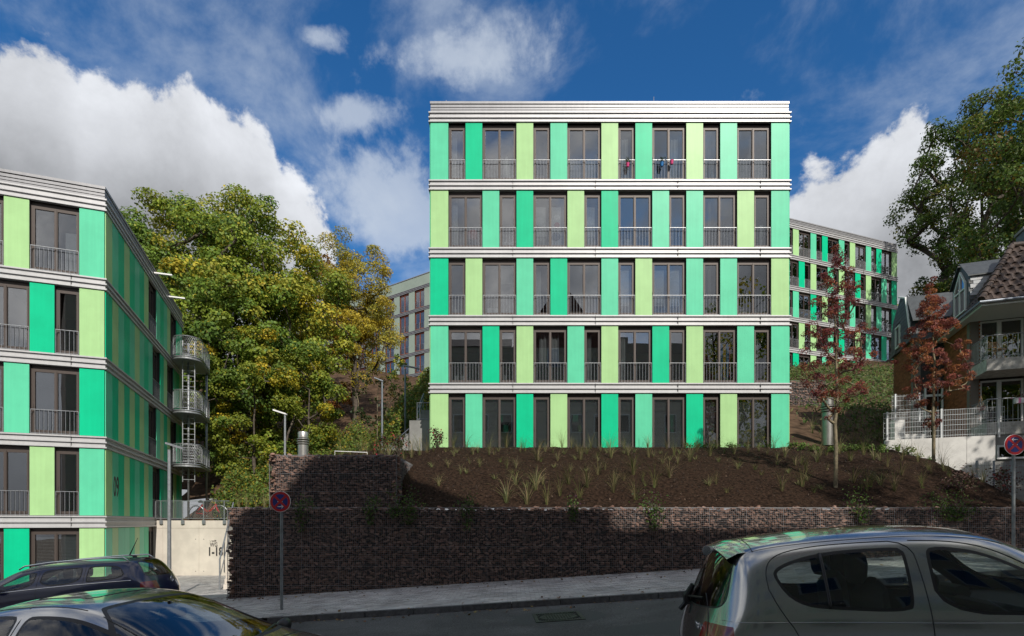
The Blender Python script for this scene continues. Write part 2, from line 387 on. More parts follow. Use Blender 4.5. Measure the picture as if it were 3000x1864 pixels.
# fallen leaves on pavement, kerb and road
n = 620; Xc = np.concatenate([np.random.uniform(-8, 14, 360), np.random.uniform(-6, 9, 260)]); Yc = np.concatenate([15-np.abs(np.random.normal(0, .8, 360)).clip(0, 3.4), np.random.normal(11.25, .35, 260).clip(8.2, 13)])
Cc = np.array([(a, c, (zpav(a, c) if c > KY else zroad(a)+.015*math.sin(c*.5)+.0)+.016) for a, c in zip(Xc, Yc)])
o = place('fallen_leaves', quads_mesh('fallen_leaves', leaves(Cc, np.tile([0, 0, 1.], (n, 1)), .07, .8, .25), pal([(.14, .06, .02), (.2, .12, .04), (.07, .035, .018), (.25, .19, .07)], n), leafmat('leaf_dry', .1))); o['kind'] = 'stuff'
o['label'] = 'scattered brown fallen leaves on pavement and road'
# ------------------------------------------------------------------ apartment buildings
MW = .7025; PH = 2.361; FH = 2.8
C_M, C_D, C_L = (.115, .60, .36), (.003, .53, .265), (.385, .635, .29)
def panelmat(n, c): return mat(n, c, .38, var=.05, vs=1.3, spec=.17, streak=.07)
PM = {'M': panelmat('mint_panel', C_M), 'D': panelmat('emerald_panel', C_D), 'L': panelmat('lime_panel', C_L),
      'S': mat('sage_panel', (.30, .37, .31), .45, var=.06, vs=.7)}
PN = {'M': 'mint green panel', 'D': 'emerald green panel', 'L': 'pale lime green panel', 'S': 'grey green panel'}
m_alu = mat('anodised_aluminium', (.52, .52, .525), .42, .2, var=.05, vs=1.2, streak=.09, spec=.3)
m_alud = mat('grey_aluminium', (.32, .32, .33), .42, .3, var=.05, vs=1.2, streak=.10, spec=.3)
m_frame = mat('brown_window_frame', (.070, .054, .047), .5, .2)
m_redwood = mat('red_window_frame', (.26, .06, .022), .5)
m_steel = mat('galvanised_steel', (.33, .345, .36), .42, .6, var=.15, vs=14)
m_steeld = mat('dark_galvanised_steel', (.22, .24, .27), .45, .6, var=.15, vs=14)
m_core = mat('dark_sheathing', (.03, .028, .027), .8)
m_room = mat('room_plaster', (.17, .155, .145), .9)
m_glass = glassmat('window_glass', (.60, .62, .63), 1.6, .11)
m_blind = mat('blind_slat', (.50, .51, .50), .55)
m_curt = mat('white_curtain', (.72, .72, .70), .9, var=.1, vs=3)
m_joint2 = mat('dark_joint', (.05, .05, .05), .8)
MC = {}
def cached(key, fn):
    if key not in MC: MC[key] = fn()
    return MC[key]
def panel_mesh(w, h, c):
    def fn():
        b = MB().box(.006, w-.006, -.03, -.006, .004, h-.004)
        for sx in (.045, w-.045):
            for k in range(4):
                zz = .08+(h-.16)*k/3; n = 6; vs_ = [(sx+.010*math.cos(a*math.pi/3), -.0335, zz+.010*math.sin(a*math.pi/3)) for a in range(6)]
                b.add(vs_+[(p[0], -.03, p[2]) for p in vs_], [(5, 4, 3, 2, 1, 0)]+[(a, (a+1) % 6, 6+(a+1) % 6, 6+a) for a in range(6)])
        return b.mesh('panel', PM[c])
    return cached(('p', round(w, 3), round(h, 3), c), fn)
def window_parts(w, h, nl, fm):
    """frame mesh, pane mesh: origin at lower-left of the opening, plane of glass at y=.17"""
    def fn():
        b = MB(); y0, y1 = .10, .19; t = .065
        b.box(.004, t, y0, y1, 0, h-.01); b.box(w-t, w-.004, y0, y1, 0, h-.01); b.box(t, w-t, y0, y1-.002, h-.17, h-.012); b.box(t, w-t, y0, y1-.002, 0, .06)
        lw = (w-2*t)/nl
        for k in range(nl):
            a, c = t+k*lw, t+(k+1)*lw; yy0, yy1 = .085, .165; s = .048
            b.box(a+.003, a+s, yy0, yy1, .062, h-.172); b.box(c-s, c-.003, yy0, yy1, .062, h-.172)
            b.box(a+s, c-s, yy0+.002, yy1, .062, .062+.085); b.box(a+s, c-s, yy0+.002, yy1, h-.172-s, h-.172)
        if nl == 2: b.box(w/2-.03, w/2+.03, .06, .15, .062, h-.175)
        b.box(t-.02, t+.0, .07, .12, .9, 1.02)
        return b.mesh('window', fm)
    def fp():
        t = .065; lw = (w-2*t)/nl
        return MB().box(.046, lw-.046, .122, .130, .145, h-.22).mesh('pane', m_glass), t, lw
    return cached(('w', round(w, 3), round(h, 3), nl, fm.name), fn), cached(('g', round(w, 3), round(h, 3), nl), fp)
def railing_mesh(w, kind=0):
    def fn():
        b = MB(); H = .84
        if kind == 0:
            b.box(.02, w-.02, -.028, .0, H-.018, H); b.box(.02, w-.02, -.022, -.004, .02, .034)
            n = max(5, round((w-.04)/.128))
            for k in range(n+1):
                x = .026+(w-.052)*k/n; b.tube([(x, -.013, -.015), (x, -.013, H-.018)], .0075 if 0 < k < n else .011, 6)
            for x in (.03, w-.03): b.tube([(x, -.013, .72), (x, .1, .72)], .012, 6)
        else:
            for z in (.15, .31, .47, .63, .80): b.tube([(.02, -.02, z), (w-.02, -.02, z)], .014, 6)
            for x in (.03, w/2, w-.03): b.box(x-.02, x+.02, -.035, -.006, .02, .9)
        return b.mesh('railing', m_steel)
    return cached(('r', round(w, 3), kind), fn)
def blind_mesh(w, h, tilt=.6):
    def fn():
        b = MB(); n = int(h/.05)
        for k in range(n):
            z = h-.03-k*.05; b.quad((0, -.014, z-.018*tilt-.004), (w, -.014, z-.018*tilt-.004), (w, .014, z+.018*tilt), (0, .014, z+.018*tilt))
        b.box(0, w, -.02, .02, h-.02, h)
        return b.mesh('blind', m_blind)
    return cached(('b', round(w, 2), round(h, 2)), fn)
def curtain_mesh(w, h, seed):
    def fn():
        b = MB(); n = 28; rr = random.Random(seed); ph = rr.uniform(0, 6)
        for k in range(n+1):
            x = w*k/n; y = .035*math.sin(k*1.25+ph)+.02*math.sin(k*.6); b.v += [(x, y, 0), (x*.97+.01, y, h)]
        for k in range(n): b.f.append((2*k, 2*k+2, 2*k+3, 2*k+1))
        return b.mesh('curtain', m_curt, True)
    return cached(('c', round(w, 2), round(h, 2), seed), fn)
def facade(root, loc, rz, rows, ztops, endw, mod=MW, ph=PH, rail=0, norail=(), fm=None, blinds=(), extra=None, last_h=None, wmod=None):
    """rows: token strings; P tokens are panel colours, 1/2 are windows of one or two modules"""
    fm = fm or m_frame; Rz = Matrix.Rotation(rz, 3, 'Z'); L = Vector(loc); rot = (0, 0, rz)
    wall = MB(); total = 0; rr = random.Random(11)
    for ri, (row, zt) in enumerate(zip(rows, ztops)):
        h = last_h if (last_h and ri == len(rows)-1) else ph
        x = 0; toks = row.split(); zb = zt-h
        for ti, t in enumerate(toks):
            if t in PM:
                w = endw if ti in (0, len(toks)-1) else mod
                place('panel', panel_mesh(w, h, t), root, L+Rz @ Vector((x, 0, zb)), rot)
                wall.box(x+.0, x+w, 0, .22, zb-.0, zt)
            else:
                nl = int(t); w = wmod*1. if wmod else nl*mod
                wm, (gm, t0, lw) = window_parts(w, h, 2 if wmod else nl, fm)
                wo = place('window', wm, root, L+Rz @ Vector((x, 0, zb)), rot)
                for k in range(2 if wmod else nl): place('pane', gm, wo, (t0+k*lw, 0, 0))
                if ri not in norail: place('railing', railing_mesh(w, rail), root, L+Rz @ Vector((x, 0, zb)), rot)
                if ri in blinds:
                    for k in range(nl):
                        hh = (h-.34) if rr.random() < .8 else .9
                        place('blind', blind_mesh(lw-.1, hh), wo, (t0+k*lw+.05, .20, h-.24-hh))
                if extra: extra(ri, ti, wo, w, h, t0, lw, nl)
            x += w
        total = max(total, x)
    return wall, total
def bands(root, Lx, Ly, zlist, top, m=None, n_seam=4, lipm=None):
    """floor bands: aluminium fascia with three lips wrapped round the whole storey slab"""
    m = m or m_alu
    for z in zlist:
        b = MB(); e = .02
        b.box(-e, Lx+e, -e, Ly+e, z-.43, z-.014)
        for k, dz in enumerate((.008, .193, .372)):
            e2 = .075; b.box(-e2, Lx+e2, -e2, Ly+e2, z-dz-.05, z-dz)
        o = b.build('floor_band', m, root)
        s = MB()
        for k in range(1, n_seam+1):
            xx = Lx*k/(n_seam+.35); s.box(xx-.004, xx+.004, -.0785, .0, z-.43, z-.005)
        s.build('joint', m_joint2, o)
def roof_edge(root, Lx, Ly, ztop, m=None, tall=False):
    m = m or m_alu
    MB().box(.03, Lx-.03, .03, Ly-.03, ztop-.9, ztop-.05).build('roof_core', m_core, root); b = MB()
    for e, z0, z1 in ((.02, ztop-.095, ztop), (-.005, ztop-.225, ztop-.128), (-.002, ztop-.335, ztop-.257), (.001, ztop-.445, ztop-.36)): b.box(-e, Lx+e, -e, Ly+e, z0, z1)
    b.build('roof_edge', m_alud, root)
    b = MB(); e = .022; b.box(-e, Lx+e, -e, Ly+e, ztop-.895, ztop-.462)
    for dz in (.458, .655, .83): b.box(-.075, Lx+.075, -.075, Ly+.075, ztop-dz-.05, ztop-dz)
    b.build('floor_band', m, root)
    b = MB(); b.tube([(.6, .4, ztop), (.6, .4, ztop+.35)], .015); b.tube([(Lx*.63, .4, ztop), (Lx*.63, .4, ztop+.5)], .012); b.build('lightning_rod', m_steel, root)
def inside(root, Lx, Ly, zfl, ph, wall, splits, m=None, extra_walls=True):
    wall.build('wall', m_core, root)
    b = MB()
    for zb in zfl:
        b.box(.22, Lx-.22, 3.6, 3.8, zb-.02, zb+ph+.02)
        for s in splits: b.box(s-.06, s+.06, .23, 3.6, zb-.02, zb+ph+.02)
        b.box(.23, Lx-.23, .23, Ly-.23, zb+ph-.03, zb+ph-.02); b.box(.23, Lx-.23, .23, Ly-.23, zb, zb+.01)
    b.build('room_wall', m_room, root)
# ---- the main block
ROWS = ['M 1 D 2 L 1 M 2 L 1 D 2 L 1 M 2 M', 'L 2 M 1 D 2 L 1 D 2 M 1 M 2 L 1 M', 'D 1 L 2 M 1 D 2 M 1 L 2 M 1 M 2 L',
        'M 2 D 1 L 2 M 1 L 2 D 1 L 2 M 1 M', 'L 1 M 2 D 1 L 2 D 1 M 2 D 1 L 2 M']
x0 = (1261.3-CX)/70.75; EW = .745; LXM = 19*MW+2*EW; LYM = 13.
DM = F/70.75
mainb = empty('apartment_building', (x0, DM, 0), 0, 'five storey block of mint, emerald and lime panels above the mulched bank', 'apartment block')
ZT = [16.53-FH*k for k in range(5)]
m_white = mat('white_lacquer', (.78, .78, .76), .5)
m_red = mat('red_textile', (.45, .03, .03), .8); m_pink = mat('pink_plastic', (.55, .03, .16), .5); m_blue = mat('blue_textile', (.02, .16, .42), .8); m_yel = mat('yellow_textile', (.62, .36, .03), .8)
m_leafy = mat('pot_plant_leaf', (.05, .09, .025), .7, var=.5, vs=40)
m_pgrey = mat('panel_curtain', (.62, .63, .62), .9)
def main_extra(ri, ti, wo, w, h, t0, lw, nl):
    """curtains and panels one can see behind single windows"""
    if ri == 0 and ti in (9, 11):
        k = 1 if ti == 11 else 0
        place('curtain', curtain_mesh(lw*.62, 1.75, ti), wo, (t0+k*lw+.05, .32, .15))
    if ri == 0 and ti in (7, 13, 15):
        b = MB()
        for k in range(nl): b.box(t0+k*lw+.05, t0+(k+1)*lw-.06, .3, .33, .16, .98)
        b.build('screen', m_pgrey, wo)
    if ri == 1 and ti in (5, 7):
        for k in range(nl):
            b = MB().box(t0+k*lw+.02, t0+k*lw+lw*.72, .3, .31, .16, 1.85); b.build('panel_curtain', m_pgrey, wo)
            for (cx_, cz, r_, mm) in ([(.2, 1.25, .19, m_white), (.2, .62, .19, m_white)] if k == 0 else [(.3, 1.42, .13, m_white), (.3, 1.1, .12, m_red), (.25, .62, .19, m_core)]):
                b = MB().lathe([(r_, 0), (r_, .006)], 20); b.xf(Matrix.Translation((t0+k*lw+cx_, .296, cz)) @ Matrix.Rotation(R(90), 4, 'X')); b.build('printed_circle', mm, wo)
    if ri == 2 and ti in (9, 11):
        b = MB()
        for k in range(nl): b.box(t0+k*lw+.04, t0+(k+1)*lw-.14, .28, .30, .5, 2.02)
        b.build('roller_blind', m_curt, wo)
    if ri == 3 and ti == 13:
        b = MB(); xx = t0+lw+.03
        for k, mm in enumerate((m_red, m_blue, m_yel, m_blue, m_red)):
            ws = (.05, .13, .13, .13, .05)[k]; c = MB()
            for j in range(8): c.box(xx, xx+ws-.001, .24+.01*math.sin(j), .245+.01*math.sin(j), .30+j*.175, .30+(j+1)*.175+.002)
            c.build('towel_stripe', mm, wo); xx += ws
    if ri == 3 and ti == 5:
        place('curtain', curtain_mesh(lw*1.3, 1.3, 3), wo, (t0+.2, .33, .9))
    rq = random.Random(ri*31+ti); q = rq.random()
    if ri < 4 and (ri, ti) not in ((0, 9), (0, 11), (1, 5), (1, 7), (2, 9), (2, 11), (3, 13), (3, 5)):
        if q < .22: place('curtain', curtain_mesh(lw*.4, 2.0, ti % 3), wo, (t0+.04, .34, .14))
        elif q < .42: place('blind', blind_mesh(lw-.1, .55+rq.random()*.7), wo, (t0+(nl-1)*lw+.05, .21, h-.24-.55-rq.random()*.2))
        if q > .3: MB().box(t0+.1, t0+.1+lw*.8, .9, 1.5, .14, .5+rq.random()*.35).build('desk', mat('dim_furniture', (.30, .24, .18), .7) if q > .6 else m_pgrey, wo)
        if q > .72: MB().lathe([(.13, 0), (.15, .05), (.05, .16), (.01, .17)], 14).build('ceiling_lamp', m_curt, wo, True, 40, (t0+lw*.5, 1.3, h-.5))
    if ri == 1 and ti == 15: MB().box(t0+.3, t0+.5, .3, .5, .15, 1.1).build('cupboard', m_pgrey, wo)
wall, _ = facade(mainb, (0, 0, 0), 0, ROWS, ZT, EW, norail=(4,), blinds=(4,), extra=main_extra, last_h=2.42)
wall.box(0, LXM, 0, .22, ZT[0], ZT[0]+.1)
wall.box(0, .22, .22, LYM, 3.0, 17.0); wall.box(LXM-.22, LXM, .22, LYM, 3.0, 17.0); wall.box(.22, LXM-.22, LYM-.22, LYM, 3.0, 17.0)
inside(mainb, LXM, LYM, [z-PH for z in ZT], PH, wall, [EW+MW*4, EW+MW*9.5, EW+MW*15.5])
bands(mainb, LXM, LYM, [z-PH for z in ZT[:4]], 0)
roof_edge(mainb, LXM, LYM, 17.43)
MB().box(0, LXM, .0, LYM, 2.2, ZT[4]-2.43).build('plinth', m_core, mainb)
for sgn, xx, rz in ((1, LXM, R(90)), (-1, 0, R(-90))):
    rr = random.Random(3+sgn)
    for ri, zt in enumerate(ZT):
        for k in range(18):
            w = LYM/18; c = rr.choice('MDL')
            place('panel', panel_mesh(w, PH, c), mainb, (xx, k*w if sgn > 0 else (k+1)*w, zt-PH), (0, 0, rz))
# ---- left block, turned towards the street
a_l = math.atan2(.3435, .939); d_l = Vector((math.cos(a_l), math.sin(a_l), 0)); corner = Vector((-14.44, 19.73, 0))
NL = 15; LXL = NL*MW+2*EW; LYL = 14.2
lb = empty('apartment_building', corner-d_l*LXL, a_l, 'green panelled block at the left edge, numbered 09 on its shaded side wall', 'apartment block')
ZL = [(HY-622)/82.6-2.8*k for k in range(5)]
LR = ['M 2 D 1 L 2 M 1 M 2 L 2 M', 'L 1 M 2 D 2 M 2 L 2 D 1 L', 'D 2 L 1 M 2 D 1 L 2 M 2 D', 'M 1 D 2 L 2 M 2 D 2 L 1 M', 'L 2 M 1 L 2 D 1 M 2 D 2 L']
def left_extra(ri, ti, wo, w, h, t0, lw, nl):
    if ri == 0 and ti == 11: MB().box(t0+lw+.2, t0+2*lw-.02, .3, .35, .15, 1.55).build('door_leaf', m_pgrey, wo)
wall, tot = facade(lb, (0, 0, 0), 0, LR, ZL, EW, norail=(4,), blinds=(4,), extra=left_extra)
SR = ['L M D L D M D L 2 M D M L 2 D M', 'D L M D M L M D M 2 D L 2 M D L', 'M D L D L D L M 2 M L D L 2 M D', 'L M D L D M D L M 2 D M 2 L D M', 'M L M M D L M D 2 D M L M 2 D M']
w2, tot2 = facade(lb, (LXL, 0, 0), R(90), SR, ZL, MW, norail=(4,))
w2.xf(Matrix.Translation((LXL, 0, 0)) @ Matrix.Rotation(R(90), 4, 'Z')); wall.add(w2.v, w2.f)
LYL = tot2+.3
wall.box(0, .22, .22, LYL, -2.6, 11.2); wall.box(.22, LXL-.22, LYL-.22, LYL, -2.6, 11.2)
inside(lb, LXL, LYL, [z-PH for z in ZL], PH, wall, [MW*4, MW*8.8, MW*12.6])
bands(lb, LXL, LYL, [z-PH for z in ZL[:4]], 0)
roof_edge(lb, LXL, LYL, ZL[0]+.90)
m_num = mat('dark_lettering', (.035, .032, .033), .6)
text('house_number', '09', 1.05, m_num, (LXL+.034, .80, ZL[3]-1.62), (R(90), 0, R(90)), lb, sx=.62, bold=.012)
for s_ in (6.6, 9.5): MB().box(LXL+.02, LXL+.75, s_, s_+.12, ZL[0]+.62, ZL[0]+.68).build('roof_bracket', m_white, lb)
# ---- green block far right, up the hill
NR = 20; LXR = 19*MW+2*EW; pr = Vector((37.9, 54.8, 0))
rbk = empty('apartment_building', pr-d_l*LXR, a_l, 'green panelled block up the hill behind the red leaved trees, dappled with shade', 'apartment block')
ZR = [26.5-2.8*k for k in range(5)]
RR = ['M 1 L 2 M 1 D 2 M 1 L 2 M 1 D 2 L', 'M 2 D 1 L 2 M 1 L 2 D 1 L 2 M 1 D', 'D 1 M 2 D 1 L 2 M 1 M 2 L 1 M 2 D', 'M 2 L 1 L 2 M 1 D 2 L 1 M 2 D 1 M', 'L 1 D 2 L 1 M 2 L 1 D 2 L 1 D 2 D']
wall, _ = facade(rbk, (0, 0, 0), 0, RR, ZR, EW, norail=(4,))
wall.box(0, .22, .22, 12, 12, 27); wall.box(LXR-.22, LXR, .22, 12, 12, 27); wall.box(.22, LXR-.22, 11.8, 12, 12, 27)
inside(rbk, LXR, 12, [z-PH for z in ZR], PH, wall, [MW*5, MW*10.6, MW*15.7])
bands(rbk, LXR, 12, [z-PH for z in ZR[:4]], 0); roof_edge(rbk, LXR, 12, 27.4)
MB().box(0, LXR, 0, 12, 10, ZR[4]-PH-.01).build('plinth', m_core, rbk)
rr = random.Random(2)
for zt in ZR:
    for k in range(8): place('panel', panel_mesh(1.5, PH, rr.choice('MDL')), rbk, (LXR, k*1.5, zt-PH), (0, 0, R(90)))
# ---- grey-green block far left, behind the trees
dirb = Vector((.819, -.573, 0)); LXB = 42; pb = Vector((-6.0, 67, 0))
gb = empty('apartment_building', pb-dirb*LXB, math.atan2(-.573, .819), 'grey green block with red window frames, behind the autumn trees', 'apartment block')
GR = [' '.join(['S']+['2 S']*15)]*5
ZB = [29.75-2.75*k for k in range(5)]
wall, tb = facade(gb, (0, 0, 0), 0, GR, ZB, 1.05, mod=1.05, ph=2.33, rail=1, norail=(4,), fm=m_redwood, wmod=1.7)
b = MB(); b.box(0, tb, 0, 11, ZB[0]+.45, ZB[0]+1.75)
b.build('parapet', PM['S'], gb)
wall.box(0, .22, .22, 11, 14, 30); wall.box(tb-.22, tb, .22, 11, 14, 30); wall.box(.22, tb-.22, 10.8, 11, 14, 30)
inside(gb, tb, 11, [z-2.33 for z in ZB], 2.33, wall, [5.5*k for k in range(1, 8)])
bands(gb, tb, 11, [ZB[0]+.435]+[z-2.33 for z in ZB[:4]], 0, m=m_alud)
MB().box(0, tb, 0, 11, 11, ZB[4]-2.34).build('plinth', m_core, gb)
MB().box(-.05, tb+.05, -.05, 11.05, ZB[0]+1.76, ZB[0]+1.85).build('roof_edge', m_alud, gb)
# ------------------------------------------------------------------ gabion walls
m_rock = mat('porphyry_rock', (.18, .112, .086), .85, spec=.12, var=.3, vs=12, island=.40, bump=.5, bs=40)
m_wire = mat('gabion_wire', (.23, .23, .24), .5, .4)
m_soil = mat('dark_fill', (.030, .020, .016), .95)
def rock_mesh(seed):
    rr = random.Random(seed); bm = bmesh.new()
    for _ in range(9):
        p = Vector((rr.gauss(0, 1), rr.gauss(0, 1), rr.gauss(0, 1))).normalized(); bm.verts.new((p.x*rr.uniform(.42, .56), p.y*.5, p.z*rr.uniform(.4, .56)))
    r = bmesh.ops.convex_hull(bm, input=bm.verts); bmesh.ops.delete(bm, geom=[e for e in r['geom_interior'] if isinstance(e, bmesh.types.BMVert)], context='VERTS')
    me = bpy.data.meshes.new('stone'); bm.to_mesh(me); bm.free(); me.materials.append(m_rock); return me
ROCKS = [rock_mesh(k) for k in range(16)]
RV = [(np.array([v.co[:] for v in m.vertices]), [tuple(p.vertices) for p in m.polygons]) for m in ROCKS]
def stone_face(u0, u1, v0f, v1, rr, sz=.78):
    """packed stones in a (u,v) face: list of (u, v, w, h)"""
    out = []; v = min(v0f(u0), v0f(u1))
    while v < v1:
        h = rr.uniform(.075, .125)*sz; u = u0-rr.uniform(0, .1)
        while u < u1:
            w = rr.uniform(.10, .23)*sz
            if u+w/2 < u1-.01 and u+w/2 > u0 and v+h > v0f(u+w/2) and v+h/2 < v1-.02: out.append((u+w/2, v+h/2+rr.uniform(-.02, .02), w*1.30, h*1.5))
            u += w
        v += h
    return out
def gabion(name, label, faces, core, wires, seed, keep=300, rank=None):
    """faces: (origin, udir, outward, stones); each stone is a part, past 300 one stuff part"""
    g_ = empty(name, core[0], 0, label, 'gabion wall'); O = Vector(core[0]); rr = random.Random(seed); lst = []; back = []
    for (org, ud, nd, st) in faces:
        for (u_, v_, w, h) in st:
            p = Vector(org)+Vector(ud)*u_+Vector((0, 0, v_))-Vector(nd)*rr.uniform(.05, .085)
            lst.append((p, math.atan2(ud[1], ud[0])+rr.gauss(0, .12), w, h, rr.uniform(.13, .17), rr.randrange(16), rr.gauss(0, .22)))
            if len(st) > 200 and rr.random() < .55: back.append((p-Vector(nd)*.07+Vector(ud)*.09+Vector((0, 0, .05)), lst[-1][1], w*1.1, h*1.1, .13, rr.randrange(16), rr.gauss(0, .2)))
    lst.sort(key=(lambda s: rank(s)) if rank else (lambda s: -s[2]*s[3]))
    for (p, a, w, h, dp, k, tl) in lst[:keep]: place('stone', ROCKS[k], g_, p-O, (0, tl, a), (w, dp, h))
    V = []; Fc = []; nb = 0
    for (p, a, w, h, dp, k, tl) in lst[keep:]+back:
        M = (Matrix.Translation(p-O) @ Euler((0, tl, a)).to_matrix().to_4x4() @ Matrix.Diagonal((w, dp, h, 1)))
        A = np.array(M); v_ = RV[k][0] @ A[:3, :3].T+A[:3, 3]; V.append(v_); Fc += [tuple(i+nb for i in f) for f in RV[k][1]]; nb += len(v_)
    if V:
        me = bpy.data.meshes.new('stone_fill'); me.from_pydata(np.concatenate(V).tolist(), [], Fc); me.materials.append(m_rock); o = place('stone_fill', me, g_); o['kind'] = 'stuff'
    c = MB()
    for bx in core[1]: c.prism([Vector(p)-O for p in bx[0]], bx[1])
    c.build('fill', m_soil, g_)
    w = MB()
    for (a, b_, r) in wires: w.tube([Vector(a)-O, Vector(b_)-O], r, 4, cap=False)
    w.build('wire_mesh', m_wire, g_)
    return g_
def grid_wires(org, ud, nd, u0, u1, v0f, v1, pitch=.0525, r=.0027):
    out = []; o = Vector(org)+Vector(nd)*.012; ud = Vector(ud); n = round((u1-u0)/pitch)
    for k in range(n+1):
        u_ = u0+(u1-u0)*k/n; out.append((o+ud*u_+Vector((0, 0, v0f(u_))), o+ud*u_+Vector((0, 0, v1)), r*(2.1 if k % 19 == 0 else 1)))
    v = v1
    vmin = min(v0f(u0), v0f(u1)); k = 0
    while v > vmin:
        # start where the wall is that deep
        ua = u0
        if v < v0f(u1) or v < v0f(u0):
            ub = u0
            while ub < u1 and v > v0f(ub): ub += .2
            a, b_ = (u0, min(ub, u1))
        else: a, b_ = u0, u1
        if b_ > a: out.append((o+ud*a+Vector((0, 0, v)), o+ud*b_+Vector((0, 0, v)), r*(2.2 if k % 10 == 0 else 1)))
        v -= pitch; k += 1
    return out
GX0, GX1, GT = -7.66, 17.5, .396
rr = random.Random(5)
v0 = lambda u_: zpav(GX0+u_, 15)-.03
st = stone_face(0, GX1-GX0, v0, GT, rr)
tops = [(GX0+rr.uniform(0, GX1-GX0), 0, 0, 0) for _ in range(0)]
side = stone_face(0, 1.0, lambda u_: zpav(GX0, 15)-.05, GT, rr)
cr = [([(GX0+.09, 15.1, -3), (GX1, 15.1, -3), (GX1, 16, -3), (GX0+.09, 16, -3)], 3+GT-.07)]
wires = grid_wires((GX0, 15, 0), (1, 0, 0), (0, -1, 0), 0, GX1-GX0, v0, GT)
wires += [((GX0, 15+.0525*k-.012, GT+.006), (GX1, 15+.0525*k-.012, GT+.006), .003) for k in range(20)]
wires += grid_wires((GX0, 16, 0), (0, -1, 0), (-1, 0, 0), 0, 1.0, lambda u_: v0(0), GT)
topst = []
u_ = .05
ts = []
while u_ < GX1-GX0:
    for yy in (.1, .25, .4, .56, .72, .88): ts.append((u_+rr.uniform(-.05, .05), yy))
    u_ += .16
gl = gabion('gabion_wall', 'long low gabion wall of reddish stones in wire baskets along the pavement',
       [((GX0, 15, 0), (1, 0, 0), (0, -1, 0), st), ((GX0, 16, 0), (0, -1, 0), (-1, 0, 0), side)]+[((GX0, 15+yy, 0), (1, 0, 0), (0, -1, 0), [(a, GT-.085, .18, .10) for a, y2 in ts if y2 == yy]) for yy in (.1, .25, .4, .56, .72, .88)],
       ((GX0, 15.5, zpav(GX0, 15)), cr), wires, 9, rank=lambda s: abs(s[0].x+2)+abs(s[0].z+.3)*3-40*s[2]*s[3]-(0 if s[0].y < 15.12 else -50))
UX0, UX1, UT = at(790, 1332, 16.05).x, at(1160, 1335, 16.05).x, 1.94
st = stone_face(0, UX1-UX0, lambda u_: .3, UT, rr); Lside = 2.75
slope = lambda u_: bank(-3.0, 16.05+u_)-.1
side = stone_face(0, Lside, slope, UT, rr); sidel = stone_face(0, 1.6, lambda u_: .3, UT, rr)
cr = [([(UX0+.09, 16.15, .2), (UX1-.09, 16.15, .2), (UX1-.09, 18.8, .2), (UX0+.09, 18.8, .2)], UT-.27)]
wires = grid_wires((UX0, 16.05, 0), (1, 0, 0), (0, -1, 0), 0, UX1-UX0, lambda u_: .35, UT)+grid_wires((UX1, 16.05, 0), (0, 1, 0), (1, 0, 0), 0, Lside, slope, UT)+grid_wires((UX0, 17.6, 0), (0, -1, 0), (-1, 0, 0), 0, 1.55, lambda u_: .35, UT)
wires += [((UX0, 16.05+.0525*k, UT), (UX1, 16.05+.0525*k, UT), .003) for k in range(52)]
gu = gabion('gabion_wall', 'short upper gabion wall of reddish stones set back above the long one', [((UX0, 16.05, 0), (1, 0, 0), (0, -1, 0), st), ((UX1, 16.05, 0), (0, 1, 0), (1, 0, 0), side), ((UX0, 17.6, 0), (0, -1, 0), (-1, 0, 0), sidel)]
       + [((UX0, 16.05+yy, 0), (1, 0, 0), (0, -1, 0), [(a*.16+rr.uniform(-.04, .04), UT-.085, .18, .10) for a in range(1, 22)]) for yy in (.1, .26, .43, .6, .78, .95, 1.2, 1.45, 1.7, 2.0, 2.3)],
       (((UX0+UX1)/2, 16.5, .3), cr), wires, 4)
# far gabion by the right corner of the main block
p0, p1 = at(2322, 1250, 36), at(2418, 1250, 36); zt3 = at(0, 1116, 36).z
st = stone_face(0, p1.x-p0.x+.6, lambda u_: p0.z-1.5, zt3, rr, 1.15)
gf = gabion('gabion_wall', 'tall gabion wall of pinkish stones up the slope right of the main block', [((p0.x-.6, 36, 0), (1, 0, 0), (0, -1, 0), st)], ((p0.x, 36.5, p0.z-1.5), [([(p0.x-.55, 36.1, p0.z-1.5), (p1.x-.08, 36.1, p0.z-1.5), (p1.x-.08, 39, p0.z-1.5), (p0.x-.55, 39, p0.z-1.5)], zt3-p0.z+1.45)]),
       grid_wires((p0.x-.6, 36, 0), (1, 0, 0), (0, -1, 0), 0, p1.x-p0.x+.6, lambda u_: p0.z-1.5, zt3, .105, .004), 6)
# ------------------------------------------------------------------ concrete wall left, its lettering, fence and stair
m_conc = mat('pale_concrete', (.60, .545, .475), .8, var=.1, vs=1.4, bump=.1, bs=30)
m_concg = mat('grey_concrete', (.22, .22, .21), .85, var=.2, vs=1.2, bump=.1, bs=30)
WY = 26.2
cw = empty('concrete_wall', (-15.5, WY, -2.5), 0, 'pale cast concrete retaining wall lettered WG 1-18, below the bicycle terrace', 'retaining wall')
xa, xb = at(452, 0, WY).x-1, at(672, 0, WY).x+2; b = MB()
joints = [at(px, 0, WY).x for px in (477, 583)]+[xb]; jz = at(0, 1548, WY).z; xs = [xa]+joints
for i in range(len(xs)-1):
    for (z0, z1) in ((-2.8, jz), (jz, .1)):
        c = MB().box(xs[i]+.006+15.5, xs[i+1]-.006+15.5, 0, .3, z0+.006+2.5, z1-.006+2.5); c.build('wall_panel', m_conc, cw)
MB().box(xa+15.5, xb+15.5, .012, .32, -2.8+2.5, .085+2.5).build('joint_fill', mat('concrete_joint', (.36, .31, .24), .9), cw)
b = MB()
for px, py in ((573, 1580), (597, 1580), (573, 1674), (597, 1674), (500, 1580), (500, 1674)):
    p = at(px, py, WY); b.tube([(p.x+15.5, -.002, p.z+2.5), (p.x+15.5, .02, p.z+2.5)], .02, 8)
